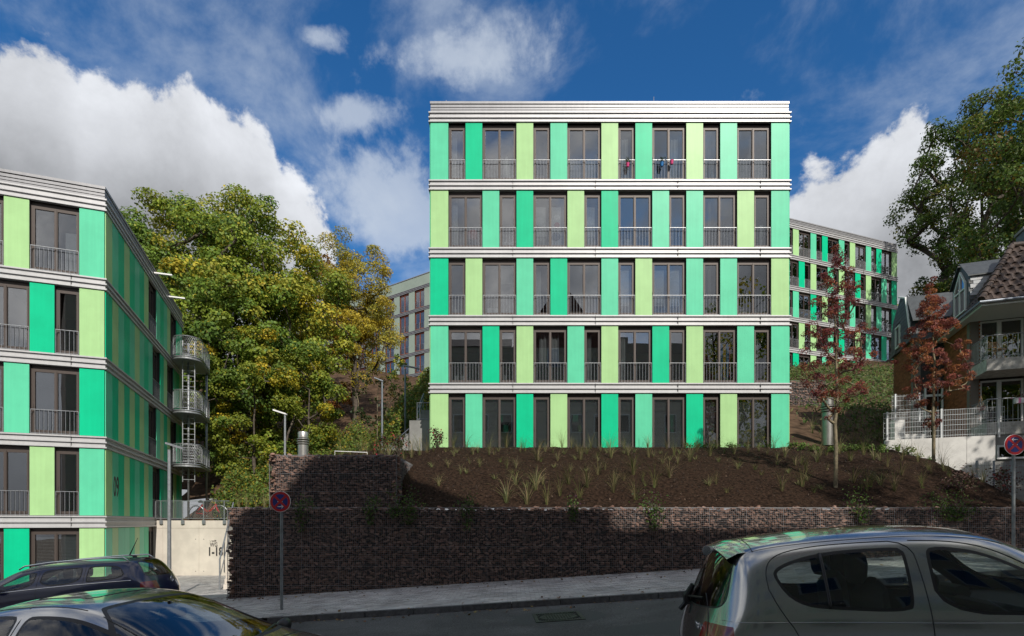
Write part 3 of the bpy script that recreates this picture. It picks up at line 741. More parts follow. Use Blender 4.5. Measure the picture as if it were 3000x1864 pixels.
b.build('tie_hole', m_core, cw)
sc_ = WY/F
for s_, px, py, h_, sx in (('WG', 615, 1602, 12.5, .72), ('1-18', 608, 1628, 24.5, .72), ('09', 627, 1588, 6.0, .8)):
    p = at(px, py, WY); text('lettering', s_, h_*sc_*1.42, m_num, (p.x+15.5, -.006, p.z+2.5), (R(90), 0, 0), cw, sx=sx, bold=.03 if s_ == '1-18' else .012)
p = at(624, 1588, WY); k = sc_; b = MB().prism([(p.x+15.5+dx*k, -.006, p.z+2.5+dz*k) for dx, dz in ((-1.5, 0), (1.5, 0), (1.5, 3), (2, 3), (0, 5), (-2, 3), (-1.5, 3))], .005, (0, 1, 0)); b.build('house_symbol', m_num, cw)
b = MB()
for a_, c_ in (((614, 1584), (618, 1588)), ((619, 1584), (621, 1584)), ((621, 1584), (620, 1587))):
    A, B = at(*a_, WY), at(*c_, WY); b.tube([(A.x+15.5, -.004, A.z+2.5), (B.x+15.5, -.004, B.z+2.5)], .006, 4)
b.build('stair_symbol', m_num, cw)
fn = empty('terrace_fence', (-15.5, WY-.06, 0), 0, 'low galvanised railing with diamond mesh on top of the pale concrete wall', 'railing')
fx0, fx1 = at(458, 0, WY).x+15.5, at(674, 0, WY).x+15.5; zt_, zb_ = at(0, 1467, WY).z, at(0, 1520, WY).z
b = MB().box(fx0, fx1, -.02, .02, zt_-.03, zt_); b.build('top_rail', m_steel, fn)
MB().box(fx0, fx1, -.02, .02, zb_, zb_+.03).build('bottom_rail', m_steel, fn)
for px in (474.5, 537.5, 599, 659.5):
    X_ = at(px, 0, WY).x+15.5; c = MB().box(X_-.02, X_+.02, -.03, .0, zb_-.25, zt_-.03); c.box(X_-.08, X_+.08, -.012, .002, zb_-.25, zb_-.06); c.build('post', m_steel, fn)
MB().box(fx0-.01, fx0+.03, -.02, .02, zb_-.02, zt_).build('end_post', m_steel, fn)
b = MB(); x = fx0
while x < fx1:
    for s in (-1, 1):
        xe = x+s*(zt_-zb_)*.62
        a, c = (x, zb_), (xe, zt_-.03)
        if xe < fx0: c = (fx0, zb_+(zt_-zb_)*(x-fx0)/(x-xe))
        if xe > fx1: c = (fx1, zb_+(zt_-zb_)*(fx1-x)/(xe-x))
        b.tube([(a[0], 0, a[1]), (c[0], 0, c[1])], .0035, 4, cap=False)
    x += .075
b.build('wire_mesh', m_steel, fn)
# stair along the left end of the long gabion
st_ = empty('outdoor_stair', (-10.15, 19.55, -2.2), a_l, 'concrete steps rising beside the left end of the gabion wall', 'stair')
for k in range(13):
    z0 = zcourt(-10, 19.5); MB().box(.03, 1.5, k*.3-.2, (k+1)*.3-.2, -.4, z0+2.2+.17*(k+1)).build('step', m_conc, st_)
hr = empty('stair_railing', (-10.2, 19.45, -2.2), a_l, 'sloping galvanised stair railing beside the left end of the gabion wall', 'railing')
b = MB(); zz = zcourt(-10.2, 19.4)+2.2
b.tube([(0, -.1, zz), (0, -.1, zz+1.05), (.0, 3.6, zz+3.15)], .028, 8); b.build('handrail', m_steel, hr)
for yy in (1.0, 2.2, 3.4): MB().tube([(0, yy, zz+.5*yy), (0, yy, zz+1.06+.57*yy)], .02, 6).build('post', m_steel, hr)
MB().tube([(.02, -.1, zz+.5), (.02, 3.6, zz+2.6)], .016, 6).build('lower_rail', m_steel, hr)
MB().box(-.35, .02, -.35, -.1, zz-.01, zz+.006).build('foot_plate', m_steel, hr)
# ------------------------------------------------------------------ red bicycle leaning at the terrace fence
m_bred = mat('red_bike_paint', (.42, .012, .015), .3, coat=.5); m_rub = mat('black_rubber', (.02, .02, .02), .7); m_org = mat('orange_reflector', (.7, .18, .01), .4)
def bicycle(loc, rz, label, m_fr):
    k = empty('bicycle', loc, rz, label, 'bicycle')
    for x in (0, 1.08):
        w = place('wheel', MB().tube([(x+.33*math.cos(a), 0, .35+.33*math.sin(a)) for a in np.linspace(0, 6.283, 33)[:-1]], .017, 6, closed=True).mesh('wheel', m_rub, True), k)
        b = MB()
        for j in range(18):
            a = j*math.pi/9; b.tube([(x, .02*(-1)**j, .35), (x+.32*math.cos(a), 0, .35+.32*math.sin(a))], .003, 3, cap=False)
        b.build('spokes', m_steel, w)
        MB().tube([(x+.37*math.cos(a), 0, .35+.37*math.sin(a)) for a in np.linspace(.2 if x == 0 else .4, 3.1 if x == 0 else 2.6, 14)], .014, 6).build('mudguard', m_steel, k)
    b = MB(); bb = (.44, 0, .29); sd = (.30, 0, .76); hd = (.90, 0, .78); hl = (.93, 0, .66)
    for p in ([bb, sd], [(.34, 0, .62), (.50, 0, .42), (.66, 0, .50), hd], [bb, hl], [sd, (0, .05, .35)], [sd, (0, -.05, .35)], [bb, (0, .05, .35)], [bb, (0, -.05, .35)], [(.895, 0, .80), (.97, .05, .55), (1.08, .05, .35)], [(.895, 0, .80), (.97, -.05, .55), (1.08, -.05, .35)]): b.tube(p, .017, 8)
    b.build('frame', m_fr, k, True)
    MB().tube([(.10, 0, .90), (.2, 0, .92), (.30, 0, .9), (.42, 0, .91)], [.05, .07, .05, .02], 8).build('saddle', m_rub, k)
    MB().tube([(.28, 0, .76), (.26, 0, .9)], .013, 6).build('seat_post', m_steel, k)
    b = MB().tube([(.90, 0, .8), (.88, 0, .98)], .013, 6); b.tube([(.72, .27, 1.0), (.85, .22, 1.02), (.9, .1, .99), (.9, -.1, .99), (.85, -.22, 1.02), (.72, -.27, 1.0)], .013, 6); b.build('handlebar', m_steel, k)
    b = MB().tube([(.44+.1*math.cos(a), -.05, .29+.1*math.sin(a)) for a in np.linspace(0, 6.283, 17)[:-1]], .006, 4, closed=True); b.tube([(.44, -.06, .29), (.55, -.07, .2)], .01, 4); b.tube([(.44, .06, .29), (.33, .07, .38)], .01, 4); b.box(.52, .62, -.15, -.07, .185, .205); b.build('crank', m_steel, k)
    MB().box(.97, 1.0, -.01, .0, .2, .24).build('reflector', m_org, k); MB().box(-.24, .06, -.07, .07, .735, .75).build('carrier', m_steel, k)
    return k
p = at(577, 1505, WY+.6); bicycle((p.x-.0, WY+.55, .1), R(4), 'red step-through bicycle on the terrace behind the mesh railing', m_bred)
# ------------------------------------------------------------------ no-stopping signs
m_sred = mat('sign_red', (.40, .010, .014), .35); m_sblue = mat('sign_blue', (.010, .022, .16), .35); m_swh = mat('sign_white', (.75, .75, .75), .4); m_pole = mat('zinc_pole', (.20, .215, .22), .5, .6, var=.2, vs=10)
def disc(r, y0, y1, n=40): return MB().add([(r*math.cos(2*math.pi*k/n), y0, r*math.sin(2*math.pi*k/n)) for k in range(n)]+[(r*math.cos(2*math.pi*k/n), y1, r*math.sin(2*math.pi*k/n)) for k in range(n)], [tuple(range(n)), tuple(range(2*n-1, n-1, -1))]+[((k+1) % n, k, n+k, n+(k+1) % n) for k in range(n)])
def nostop(px, py, pyb, Y, arrow, label):
    p = at(px, py, Y); X = p.x; zg = zpav(X, Y); t = empty('no_stopping_sign', (X, Y, zg), 0, label, 'road sign', 'no stopping signs on the pavement'); h = p.z-zg; r = .231
    MB().tube([(0.012, .045, -.2), (.012, .045, h+.05)], .034, 12).build('pole', m_pole, t, True, 40)
    d_ = place('sign_face', disc(r, 0, .012).mesh('sign_face', m_swh), t, (0, 0, h))
    disc(r-.008, -.003, .001).build('red_disc', m_sred, d_)
    disc(r*.73, -.005, -.002).build('blue_disc', m_sblue, d_)
    b = MB()
    for a in (45, 135):
        c, s = math.cos(R(a)), math.sin(R(a)); e = Vector((-s, 0, c))*.024; q = Vector((c, 0, s))*r*.76; y_ = -.0075-(.0006 if a > 90 else 0)
        b.prism([Vector((0, y_, 0))-q-e, Vector((0, y_, 0))+q-e, Vector((0, y_, 0))+q+e, Vector((0, y_, 0))-q+e], .0025, (0, 1, 0))
    b.build('red_cross', m_sred, d_)
    za = -.112 if arrow > 0 else .112; b = MB()
    b.box(-.03*1-.028, .062, -.0105, -.008, za-.007, za+.007)
    for s in (-1, 1):
        tip = Vector((.07*1, -.0095, za)); b.tube([tip, tip+Vector((-.04, 0, s*.035))], .007, 4)
    if arrow < 0: b.xf(Matrix.Diagonal((-1, 1, 1, 1)))
    b.build('white_arrow', m_swh, d_)
    b = MB()
    for x in (-.05, .05): b.tube([(x, -.011, 0), (x, -.004, 0)], .008, 8)
    b.build('rivet', m_swh, d_)
nostop(821, 1470, 1787, 12.4, 1, 'round red and blue no stopping sign with arrow pointing right, by the left gabion end')
nostop(2973, 1303, 0, 12.4, -1, 'round red and blue no stopping sign with arrow pointing left, at the right edge')
# ------------------------------------------------------------------ lamps and ventilation pipes
def lamp(px, pyt, Y, base, head, label, r=.05, L=.55, m_=None, flip=-1, hm=None):
    p = at(px, pyt, Y); t = empty('street_lamp', (p.x, Y, base), 0, label, 'street lamp', 'slim post lamps'); h = p.z-base
    m_ = m_ or m_steel
    MB().tube([(0, 0, -.3), (0, 0, h*.35), (0, 0, h)], [r*1.15, r, r*.85], 12).build('pole', m_, t, True, 40)
    a0, a1 = (-L+.06, .06) if flip < 0 else (-.06, L-.06)
    b = MB(); tz = .10
    b.prism([(a0, -.11, h+tz+.06), (a1, -.07, h+.0), (a1, .07, h+.0), (a0, .11, h+tz+.06)], .055); b.build('lamp_head', hm or m_, t)
    MB().prism([(a0+.06, -.09, h+tz+.04), (a0+.32, -.075, h+tz-.01), (a0+.32, .075, h+tz-.01), (a0+.06, .09, h+tz+.04)], .01).build('lamp_glass', m_swh, t)
lamp(496, 1318, 16.5, zcourt(-10.2, 16.5), 0, 'tall galvanised lamp post in front of the left block', .052, .5, flip=1)
lamp(835, 1216, 22, .6, 0, 'lamp post with a white head standing behind the upper gabion wall', .047, .5, hm=m_white)
lamp(1119.5, 1119, 27, hill(-6.3, 27)-.2, 0, 'grey lamp post left of the stair, shorter of the two by the main block', .055, .42, m_steeld, -1)
lamp(1187, 1082, 29, hill(-5.6, 29)-.3, 0, 'grey lamp post behind the stair railing, taller of the two by the main block', .055, .8, m_steeld, 1)
m_vent = mat('brushed_steel', (.42, .41, .39), .38, .85, var=.1, vs=3)
def vent(px, pyt, Y, base, r, label):
    p = at(px, pyt, Y); t = empty('ventilation_pipe', (p.x, Y, base), 0, label, 'ventilation pipe', 'steel ventilation pipes'); h = p.z-base
    MB().lathe([(r, -.2), (r, h-r*2.6)], 28).build('pipe', m_vent, t, True, 40)
    MB().lathe([(r*.98, h-r*1.2), (r*.98, h-.02), (r*.9, h), (.01, h+.015)], 28).build('cap', m_vent, t, True, 40)
    for k in range(3): MB().lathe([(r*1.0, h-r*(1.3+.44*k)), (r*1.2, h-r*(1.38+.44*k)), (r*1.2, h-r*(1.52+.44*k)), (r*.96, h-r*(1.48+.44*k))], 28).build('collar', m_vent, t, True, 30)
vent(888, 1266, 17.6, 1.8, .16, 'brushed steel ventilation pipe standing on the upper gabion wall')
vent(2425, 1168, 27.5, 4.0, .27, 'fat steel ventilation pipe on the slope behind the young tree')
# white hoop rail on the bank
hp = empty('hoop_rail', at(982, 1336, 19), 0, 'low white tubular hoop rail on the planting above the upper gabion wall', 'hoop rail')
A, B = at(981, 1322, 18.9)-at(982, 1336, 19), at(1076, 1326, 18.9)-at(982, 1336, 19)
MB().tube([A-Vector((0, 0, .6)), A, B, B-Vector((0, 0, .6))], .014, 8).build('bar', m_white, hp)
# ------------------------------------------------------------------ stair and landing left of the main block
ls = empty('stair_landing', (-3.45, 24.4, 3.0), 0, 'grey concrete stair landing with dark railings against the left side of the main block', 'stair landing')
zt_ = at(0, 1232, 24.4).z-3.0
MB().box(-1.05, 0, 0, 1.6, -.6, zt_).build('landing', m_concg, ls)
for k in range(5): MB().box(-1.05-.22*(k+1), -1.05-.22*k, .2, 1.5, -.6, zt_*.62-.16*(k+1)+.16).build('step', m_concg, ls)
for k in range(7): MB().box(-1.05, 0, 1.6+.28*k, 1.6+.28*(k+1), -.6, zt_+.16*(k+1)).build('upper_step', m_concg, ls)
def rail(b, pts, r=.02): b.tube(pts, r, 6)
b = MB(); rail(b, [(-.72, .05, zt_), (-.72, .05, zt_+.78), (0, .05, zt_+.78)]); rail(b, [(-.72, .05, zt_+.06), (0, .05, zt_+.06)])
for k in range(5): rail(b, [(-.6+.15*k, .05, zt_+.06), (-.6+.15*k, .05, zt_+.78)], .008)
b.build('landing_railing', m_steeld, ls)
b = MB(); rail(b, [(-2.1, .2, -.5), (-2.1, .2, .25), (-1.1, .2, 1.15), (-1.1, .2, .4)], .026); rail(b, [(-2.0, .2, .1), (-1.1, .2, .95)], .018)
for k in range(4): rail(b, [(-1.9+.22*k, .2, -.4+.15*k), (-1.9+.22*k, .2, .4+.19*k)], .012)
b.build('stair_railing', m_steeld, ls)
b = MB(); rail(b, [(-1.0, 1.6, zt_+.75), (-1.0, 3.6, zt_+2.0)], .026); rail(b, [(-1.0, 1.6, zt_+.5), (-1.0, 3.6, zt_+1.75)], .02); rail(b, [(-.12, 1.6, zt_+.75), (-.12, 3.6, zt_+2.0)], .026)
for k in range(4): rail(b, [(-1.0, 1.7+.6*k, zt_), (-1.0, 1.7+.6*k, zt_+.8+.38*k)], .016)
b.build('upper_railing', m_steeld, ls)
# ------------------------------------------------------------------ fire escape on the left block
sd_ = Vector((-d_l.y, d_l.x, 0)); nd_ = d_l      # along the side wall, and outward from it
fe = empty('fire_escape', corner+sd_*10.6+nd_*.7, a_l, 'galvanised steel fire escape with rounded mesh balconies and ladders on the left block', 'fire escape')
out_ = []   # plan outline in local (x outward, y along wall): x from -.6 (wall) to .75
for a in np.linspace(-180, 0, 15): out_.append((.08+.66*math.cos(R(a)), -.55+.66*math.sin(R(a))))
out_ += [(.74, 1.9), (-.58, 1.9)]
m_grate = mat('steel_grating', (.33, .34, .35), .5, .6)
for k, zf in enumerate([ZL[0]-PH, ZL[1]-PH, ZL[2]-PH]):
    zf += .02
    MB().prism([(x, y, zf-.16) for x, y in out_], .16).build('platform', m_grate, fe)
    b = MB(); b.tube([(x, y, zf-.03) for x, y in out_], .035, 6); b.tube([(x, y, zf-.15) for x, y in out_], .028, 6); b.build('platform_rim', m_steel, fe)
    b = MB(); b.tube([(x, y, zf+1.02) for x, y in out_[:-1]]+[(.74, 1.9, zf+1.02)], .022, 6); b.tube([(x, y, zf+.08) for x, y in out_[:-1]], .016, 6)
    b.build('handrail', m_steel, fe)
    ring = [Vector((x, y, 0)) for x, y in out_[:-1]]; seg = [(ring[i+1]-ring[i]).length for i in range(len(ring)-1)]; tot_ = sum(seg)
    def along(s):
        s = clampf(s, 0, tot_-1e-4)
        for i, q in enumerate(seg):
            if s <= q: return ring[i].lerp(ring[i+1], s/q)
            s -= q
    b = MB(); s = 0; H = .94; pitch = .09
    while s < tot_:
        for sg in (-1, 1):
            pts = []
            for j in range(5):
                ss = s+sg*j/4*.45
                if 0 <= ss <= tot_: pts.append(along(ss)+Vector((0, 0, zf+.08+H*j/4)))
            if len(pts) > 1: b.tube(pts, .0024, 3, cap=False)
        s += pitch
    b.build('wire_mesh', m_steel, fe)
    for s in np.linspace(.1, tot_-.05, 7): p = along(s); MB().tube([p+Vector((0, 0, zf-.15)), p+Vector((0, 0, zf+1.02))], .017, 6).build('rail_post', m_steel, fe)
for x, y in ((.08, -.35), (.62, 1.75)): MB().tube([(x, y, -.1), (x, y, ZL[0]-PH+(.9 if y < 0 else 0))], .055, 10).build('post', m_steel, fe, True)
for lv in range(3):
    z1 = (ZL[lv]-PH)+(.95 if lv == 0 else 1.0); z0 = (ZL[lv+1]-PH)+.1 if lv < 2 else ZL[2]-PH-.9
    b = MB()
    for x in (-.14, .42): b.box(x-.018, x+.018, -.62, -.56, z0, z1)
    z = z0+.12
    while z < z1: b.tube([(-.14, -.59, z), (.42, -.59, z)], .016, 6); z += .28
    b.build('ladder', m_steel, fe)
# ------------------------------------------------------------------ brick house on the right
a_h = math.atan2(-.337, .942)
hz_ = empty('brick_house', (19.34, 23.5, 0), a_h, 'red brick house with dark tiled roof, slate dormer and concrete balconies', 'house')
m_brick = mat('red_brick', (.27, .095, .045), .85, spec=.15, island=.22, var=.15, vs=6, bump=.2, bs=60)
m_mort = mat('mortar', (.16, .14, .12), .95)
m_slate = mat('dark_slate', (.055, .062, .066), .45, island=.3, var=.2, vs=5)
m_tile = mat('brown_roof_tile', (.060, .042, .034), .6, spec=.3, island=.22, var=.3, vs=8, bump=.2, bs=50)
m_bal = mat('stained_balcony_concrete', (.46, .45, .41), .85, var=.35, vs=7, var2=(.50, .49, .45))
m_pvc = mat('white_pvc', (.72, .73, .72), .4)
m_hglass = glassmat('house_glass', (.25, .27, .27), 1.6, .08)
m_curg = mat('green_curtain', (.02, .16, .09), .8)
bkm = MB().box(-.118, .118, -.012, .03, -.033, .033).mesh('brick', m_brick)
bricks = []
def brick_wall(org, ud, nd, w, z0, z1, part):
    """bricks proud of a mortar backing"""
    ud, nd, org = Vector(ud), Vector(nd), Vector(org)
    a = org+Vector((0, 0, z0)); b = MB().prism([a-nd*.02, a+ud*w-nd*.02, a+ud*w-nd*.3, a-nd*.3], z1-z0); b.build(part, m_mort, hz_)
    z = z0+.04; j = 0; az = math.atan2(ud.y, ud.x)
    while z < z1-.03:
        u_ = .12-(.122 if j % 2 else 0)
        while u_ < w+.01:
            if .05 < u_ < w-.05: bricks.append((org+ud*u_+Vector((0, 0, z))-nd*.02, az))
            u_ += .246
        z += .079; j += 1
brick_wall((0, 2.86, 0), (0, -1, 0), (-1, 0, 0), 2.86, 2.0, 8.6, 'side_wall')
brick_wall((-1.2, 5.96, 0), (0, -1, 0), (-1, 0, 0), 3.1, 2.6, 8.75, 'wing_wall')
brick_wall((-1.2, 2.86, 0), (1, 0, 0), (0, -1, 0), .42, 2.6, 8.75, 'wing_front_wall')
brick_wall((0, 0, 0), (1, 0, 0), (0, -1, 0), .33, 2.0, 8.6, 'corner_pier')
brick_wall((1.86, 0, 0), (1, 0, 0), (0, -1, 0), .5, 2.0, 8.6, 'middle_pier')
bricks.sort(key=lambda s: s[0].y+abs(s[0].x)*.2)
for p, az in bricks[:300]: place('brick', bkm, hz_, p, (0, 0, az))
mb = MB()
for p, az in bricks[300:]:
    s0 = len(mb.v); mb.box(-.118, .118, -.012, .03, -.033, .033); mb.xf(Matrix.Translation(p) @ Matrix.Rotation(az, 4, 'Z'), s0)
o = mb.build('brick_field', m_brick, hz_); o['kind'] = 'stuff'
MB().box(.02, 8, .3, 8, .5, 8.55).build('inner_core', m_core, hz_)
MB().box(-1.15, .3, 3.2, 6, .5, 8.7).build('wing_core', m_core, hz_)
MB().box(-.9, .0, 2.86, 3.0, 2.0, 8.6).build('recess_wall', m_core, hz_)
def hwin(x0, x1, y, z0, z1, nm='window', mull=(), tr=None):
    b = MB(); t = .07
    b.box(x0, x0+t, y-.06, y+.03, z0, z1); b.box(x1-t, x1, y-.06, y+.03, z0, z1); b.box(x0+t, x1-t, y-.058, y+.03, z0, z0+t); b.box(x0+t, x1-t, y-.058, y+.03, z1-t, z1)
    for m_ in mull: b.box(m_-.07, m_+.07, y-.065, y+.03, z0+t, z1-t)
    if tr: b.box(x0+t, x1-t, y-.062, y+.03, tr-.05, tr+.05)
    w = b.build(nm, m_pvc, hz_); MB().box(x0+t, x1-t, y, y+.01, z0+t, z1-t).build('pane', m_hglass, w); return w
for z0, z1 in ((6.55, 8.45), (4.0, 5.95)):
    w = hwin(.36, 1.84, .12, z0, z1, 'balcony_door', (1.03,)); place('curtain', curtain_mesh(.5, z1-z0-.3, int(z0)), w, (.45, .28, z0+.1)).data
    hwin(2.4, 3.9, .12, z0, z1, 'balcony_door', (3.1,))
    MB().box(.34, 8, .2, .3, z0-.5, z0).build('floor_edge', m_core, hz_)
MB().box(2.37, 8, -.0, .25, 2, 8.6).build('front_wall', m_brick, hz_)
hwin(-.76, -.02, 2.84, 3.2, 6.45, 'window', (), 6.0)
MB().box(-.3, .9, 2.6, 2.62, 4.05, 4.1)
# balconies
for zt, th in ((6.5, .47), (3.97, .49)):
    MB().prism([(.03, 0, zt-th), (.03, -1.45, zt-th), (7.5, -1.45, zt-th), (7.5, 0, zt-th)], th).build('balcony_slab', m_bal, hz_)
    b = MB(); pts = [(.06, -.05), (.06, -1.40), (7.4, -1.40)]
    for z in (zt+.93, zt+.1): b.tube([(x, y, z) for x, y in pts], .02 if z > zt+.5 else .014, 6)
    n = 11
    for k in range(n): b.tube([(.06, -.05-1.35*k/n, zt+.0), (.06, -.05-1.35*k/n, zt+.93)], .009, 5)
    for k in range(44): b.tube([(.06+.165*k, -1.40, zt+.0), (.06+.165*k, -1.40, zt+.93)], .009 if k % 6 else .016, 5)
    b.build('balcony_railing', m_steel, hz_)
MB().box(-.12, 7.5, -1.40, .3, .2, 3.47).build('plinth', mat('grey_render', (.24, .235, .225), .9, var=.2, vs=1.5), hz_)
w = MB(); 
hwin(.35, 1.4, -1.42, 2.5, 3.05, 'cellar_window')
# roof: steep hipped skirt with tiles, flat top
E0, E1, ZE, ZR_ = (-.35, -2.0), 1.64, 8.62, 11.22
x0_, y0_ = E0
b = MB(); b.add([(x0_, y0_, ZE), (9, y0_, ZE), (9, y0_+E1, ZR_), (x0_+E1, y0_+E1, ZR_), (x0_, 8, ZE), (x0_+E1, 8, ZR_), (9, 8, ZR_+.2)], [(0, 1, 2, 3), (4, 0, 3, 5), (3, 2, 6, 5)])
b.build('roof_deck', m_tile, hz_)
b = MB(); b.prism([(x0_+.02, y0_+.02, ZE-.16), (8.9, y0_+.02, ZE-.16), (8.9, .0, ZE-.16), (.0, .0, ZE-.16), (.0, 7, ZE-.16), (x0_+.02, 7, ZE-.16)], .15); b.build('soffit', m_pvc, hz_)
b = MB(); b.tube([(x0_-.06, 2.8, ZE-.03), (x0_-.06, y0_-.06, ZE-.03), (8.9, y0_-.06, ZE-.03)], .06, 8); b.build('gutter', m_steeld, hz_)
nr = 9; tl = math.hypot(E1, ZR_-ZE)/nr; pitch = math.atan2(ZR_-ZE, E1)
def tile_mesh():
    b = MB(); n = 6; w = .30; h = tl*1.18
    for k in range(n+1):
        x = -w/2+w*k/n; zz = .032*math.cos(2*math.pi*(k/n)-.6)+.03; b.v += [(x, 0, zz+.03), (x, h, zz), (x, 0, zz-.0)]
    for k in range(n): a = 3*k; b.f += [(a, a+3, a+4, a+1), (a+2, a+5, a+3, a)]
    return b.mesh('roof_tile', m_tile, True, 40)
tm = tile_mesh()
for r_ in range(nr):
    s = r_/nr; xl = x0_+E1*s+.08; y = y0_+E1*s; z = ZE+(ZR_-ZE)*s; x = xl
    while x < 5.5:
        place('roof_tile', tm, hz_, (x+.15, y, z+.012), (pitch, 0, 0)); x += .285
    y = y0_+E1*s+.1; x_ = x0_+E1*s
    while y < 4.5:
        if not (-.5 < y < 1.6): place('roof_tile', tm, hz_, (x_, y+.15, z+.012), (pitch, 0, R(-90)))
        y += .285
for k in range(10):
    s = k/10; a = Vector((x0_, y0_, ZE)).lerp(Vector((x0_+E1, y0_+E1, ZR_)), s); c = Vector((x0_, y0_, ZE)).lerp(Vector((x0_+E1, y0_+E1, ZR_)), s+.115)
    MB().tube([a+Vector((0, 0, .10)), c+Vector((0, 0, .085))], [.13, .105], 10).build('ridge_tile', m_tile, hz_, True, 40)
for k in range(12): MB().tube([(x0_+E1+.4*k, y0_+E1, ZR_+.09), (x0_+E1+.4*k+.44, y0_+E1, ZR_+.08)], [.13, .105], 10).build('ridge_tile', m_tile, hz_, True, 40)
MB().box(2.1, 2.9, .6, 1.3, 10.5, 12.3).build('chimney', m_slate, hz_)
MB().box(2.05, 2.95, .55, 1.35, 12.3, 12.42).build('chimney_cap', m_concg, hz_)
# dormer on the left roof slope
dy0, dy1, dx = -.32, 1.41, -.12
prof = [(dy1, ZE+.02), (dy1+.02, 10.35), (.62, 11.0), (.4, 11.02), (dy0, 10.3), (dy0, ZE+.02)]
MB().prism([(dx, y, z) for y, z in prof], 2.2, (1, 0, 0)).build('dormer', m_slate, hz_)
slm = MB().box(-.14, .14, -.008, .012, -.1, .1).mesh('slate', m_slate)
for r_ in range(10):       # cheek facing the street
    for k in range(9):
        z = ZE+.1+r_*.17; x = dx+.1+k*.23+(.11 if r_ % 2 else 0)
        if x < dx+1.7*(z-ZE)/1.9+.3 and z < 10.25: place('slate', slm, hz_, (x, dy0-.012, z), (R(-4), 0, 0))
m_slate_lit = mat('sunlit_slate', (.38, .39, .40), .5, island=.12)  # sunlit upper corner of the cheek, put into the slate colour
MB().box(dx, dx+.55, dy0-.026, dy0-.022, 9.75, 10.25) 
sl2 = MB().box(-.11, .11, -.008, .012, -.085, .085).mesh('slate', m_slate_lit)
for r_ in range(5):
    for k in range(4 if r_ > 2 else 3-(r_ == 0)): place('slate', sl2, hz_, (dx+.12+k*.215+(.1 if r_ % 2 else 0), dy0-.035, 9.55+r_*.155), (R(-4), 0, 0))
b = MB()
for (ya, za, yb, zb_) in ((dy0-.12, 10.26, .42, 11.08), (dy1+.1, 10.33, .6, 11.06)): b.prism([(dx-.1, ya, za), (2.2, ya, za), (2.2, yb, zb_), (dx-.1, yb, zb_)], .05)
b.build('dormer_roof', m_slate, hz_)
def tube_poly(pts, r, part, m_): return MB().tube(pts, r, 4, closed=True).build(part, m_, hz_)
wp = [(dx-.03, .02, 9.0), (dx-.03, .02, 10.15), (dx-.03, .52, 10.78), (dx-.03, 1.1, 10.1), (dx-.03, 1.1, 9.0)]
w = tube_poly(wp, .055, 'dormer_window', m_pvc)
b = MB().tube([(dx-.03, .56, 9.0), (dx-.03, .56, 10.75)], .045, 4); b.tube([(dx-.03, .02, 9.95), (dx-.03, 1.1, 9.95)], .04, 4); b.build('glazing_bar', m_pvc, w)
MB().add([(dx-.015, y, z) for _, y, z in wp], [(0, 1, 2, 3, 4)]).build('pane', m_hglass, w)
# wing: slate gable on the left
prof = [(2.80, 8.7), (2.86, 9.6), (3.5, 10.95), (4.5, 11.35), (5.75, 10.4), (6.05, 8.7)]
MB().prism([(-1.28, y, z) for y, z in prof], 4.5, (1, 0, 0)).build('wing_gable', m_slate, hz_)
for r_ in range(14):
    for k in range(14):
        z = 8.82+r_*.18; y = 2.95+k*.235+(.11 if r_ % 2 else 0)
        lim = lerp_tab(y, [(2.86, 9.5), (3.5, 10.85), (4.5, 11.2), (5.7, 10.3), (6, 8.9)])
        if z < lim and not (4.3 < y < 5.15 and z < 10.1): place('slate', slm, hz_, (-1.295, y, z), (R(-4), 0, R(-90)))
b = MB().tube([(-1.33, 2.8, 9.0), (-1.33, 3.5, 11.0), (-1.33, 4.5, 11.4)], .05, 4); b.build('verge', m_pvc, hz_)
w = MB(); w.box(-1.36, -1.26, 4.4, 4.46, 8.9, 10.0); w.box(-1.36, -1.26, 5.0, 5.06, 8.9, 10.0); w.box(-1.36, -1.26, 4.46, 5.0, 8.9, 8.97); w.box(-1.36, -1.26, 4.46, 5.0, 9.93, 10.0)
w = w.build('wing_window', m_pvc, hz_); MB().box(-1.31, -1.30, 4.46, 5.0, 8.97, 9.93).build('pane', m_hglass, w)
b = MB(); b.prism([(-1.3, 2.55, 9.55), (3, 2.55, 9.55), (3, 3.5, 10.98), (-1.3, 3.5, 10.98)], .06); b.build('wing_roof', m_slate, hz_)
b = MB().tube([(-.42, 2.2, 2.6), (-.42, 2.2, 6.6)], .02, 6); b.box(-.5, -.34, 2.14, 2.26, 6.5, 6.68); b.build('outdoor_light_post', m_steeld, hz_)
# small things on the balconies
def hloc(x, y, z): return hz_.matrix_basis @ Vector((x, y, z))
Mh = Matrix.Translation((19.34, 23.5, 0)) @ Matrix.Rotation(a_h, 4, 'Z')
def hl(x, y, z): return Mh @ Vector((x, y, z))
m_wood = mat('pale_wood', (.42, .26, .13), .6, var=.2, vs=12)
ch = empty('folding_chair', hl(.55, -1.0, 6.5), a_h+R(25), 'small pale wooden folding chair on the upper balcony', 'chair')
for k in range(5): MB().box(-.2, .2, -.2+k*.08, -.14+k*.08, .42, .44).build('seat_slat', m_wood, ch)
for k in range(3): MB().box(-.2, .2, .2, .215, .58+k*.09, .64+k*.09).build('back_slat', m_wood, ch)
for s in (-.19, .19): MB().tube([(s, -.2, 0), (s, .21, .85)], .012, 6).build('leg', m_wood, ch); MB().tube([(s, .2, 0), (s, -.2, .43)], .012, 6).build('leg', m_wood, ch)
fb = empty('flower_box', hl(.9, -1.5, 4.66), a_h, 'striped pink and white flower box on the lower balcony railing', 'flower box')
m_pk = mat('pale_pink', (.70, .24, .40), .6)
for k in range(10): MB().box(k*.085, k*.085+.083, -.09, .09, 0, .2).build('stripe', m_pk if k % 2 else m_pvc, fb)
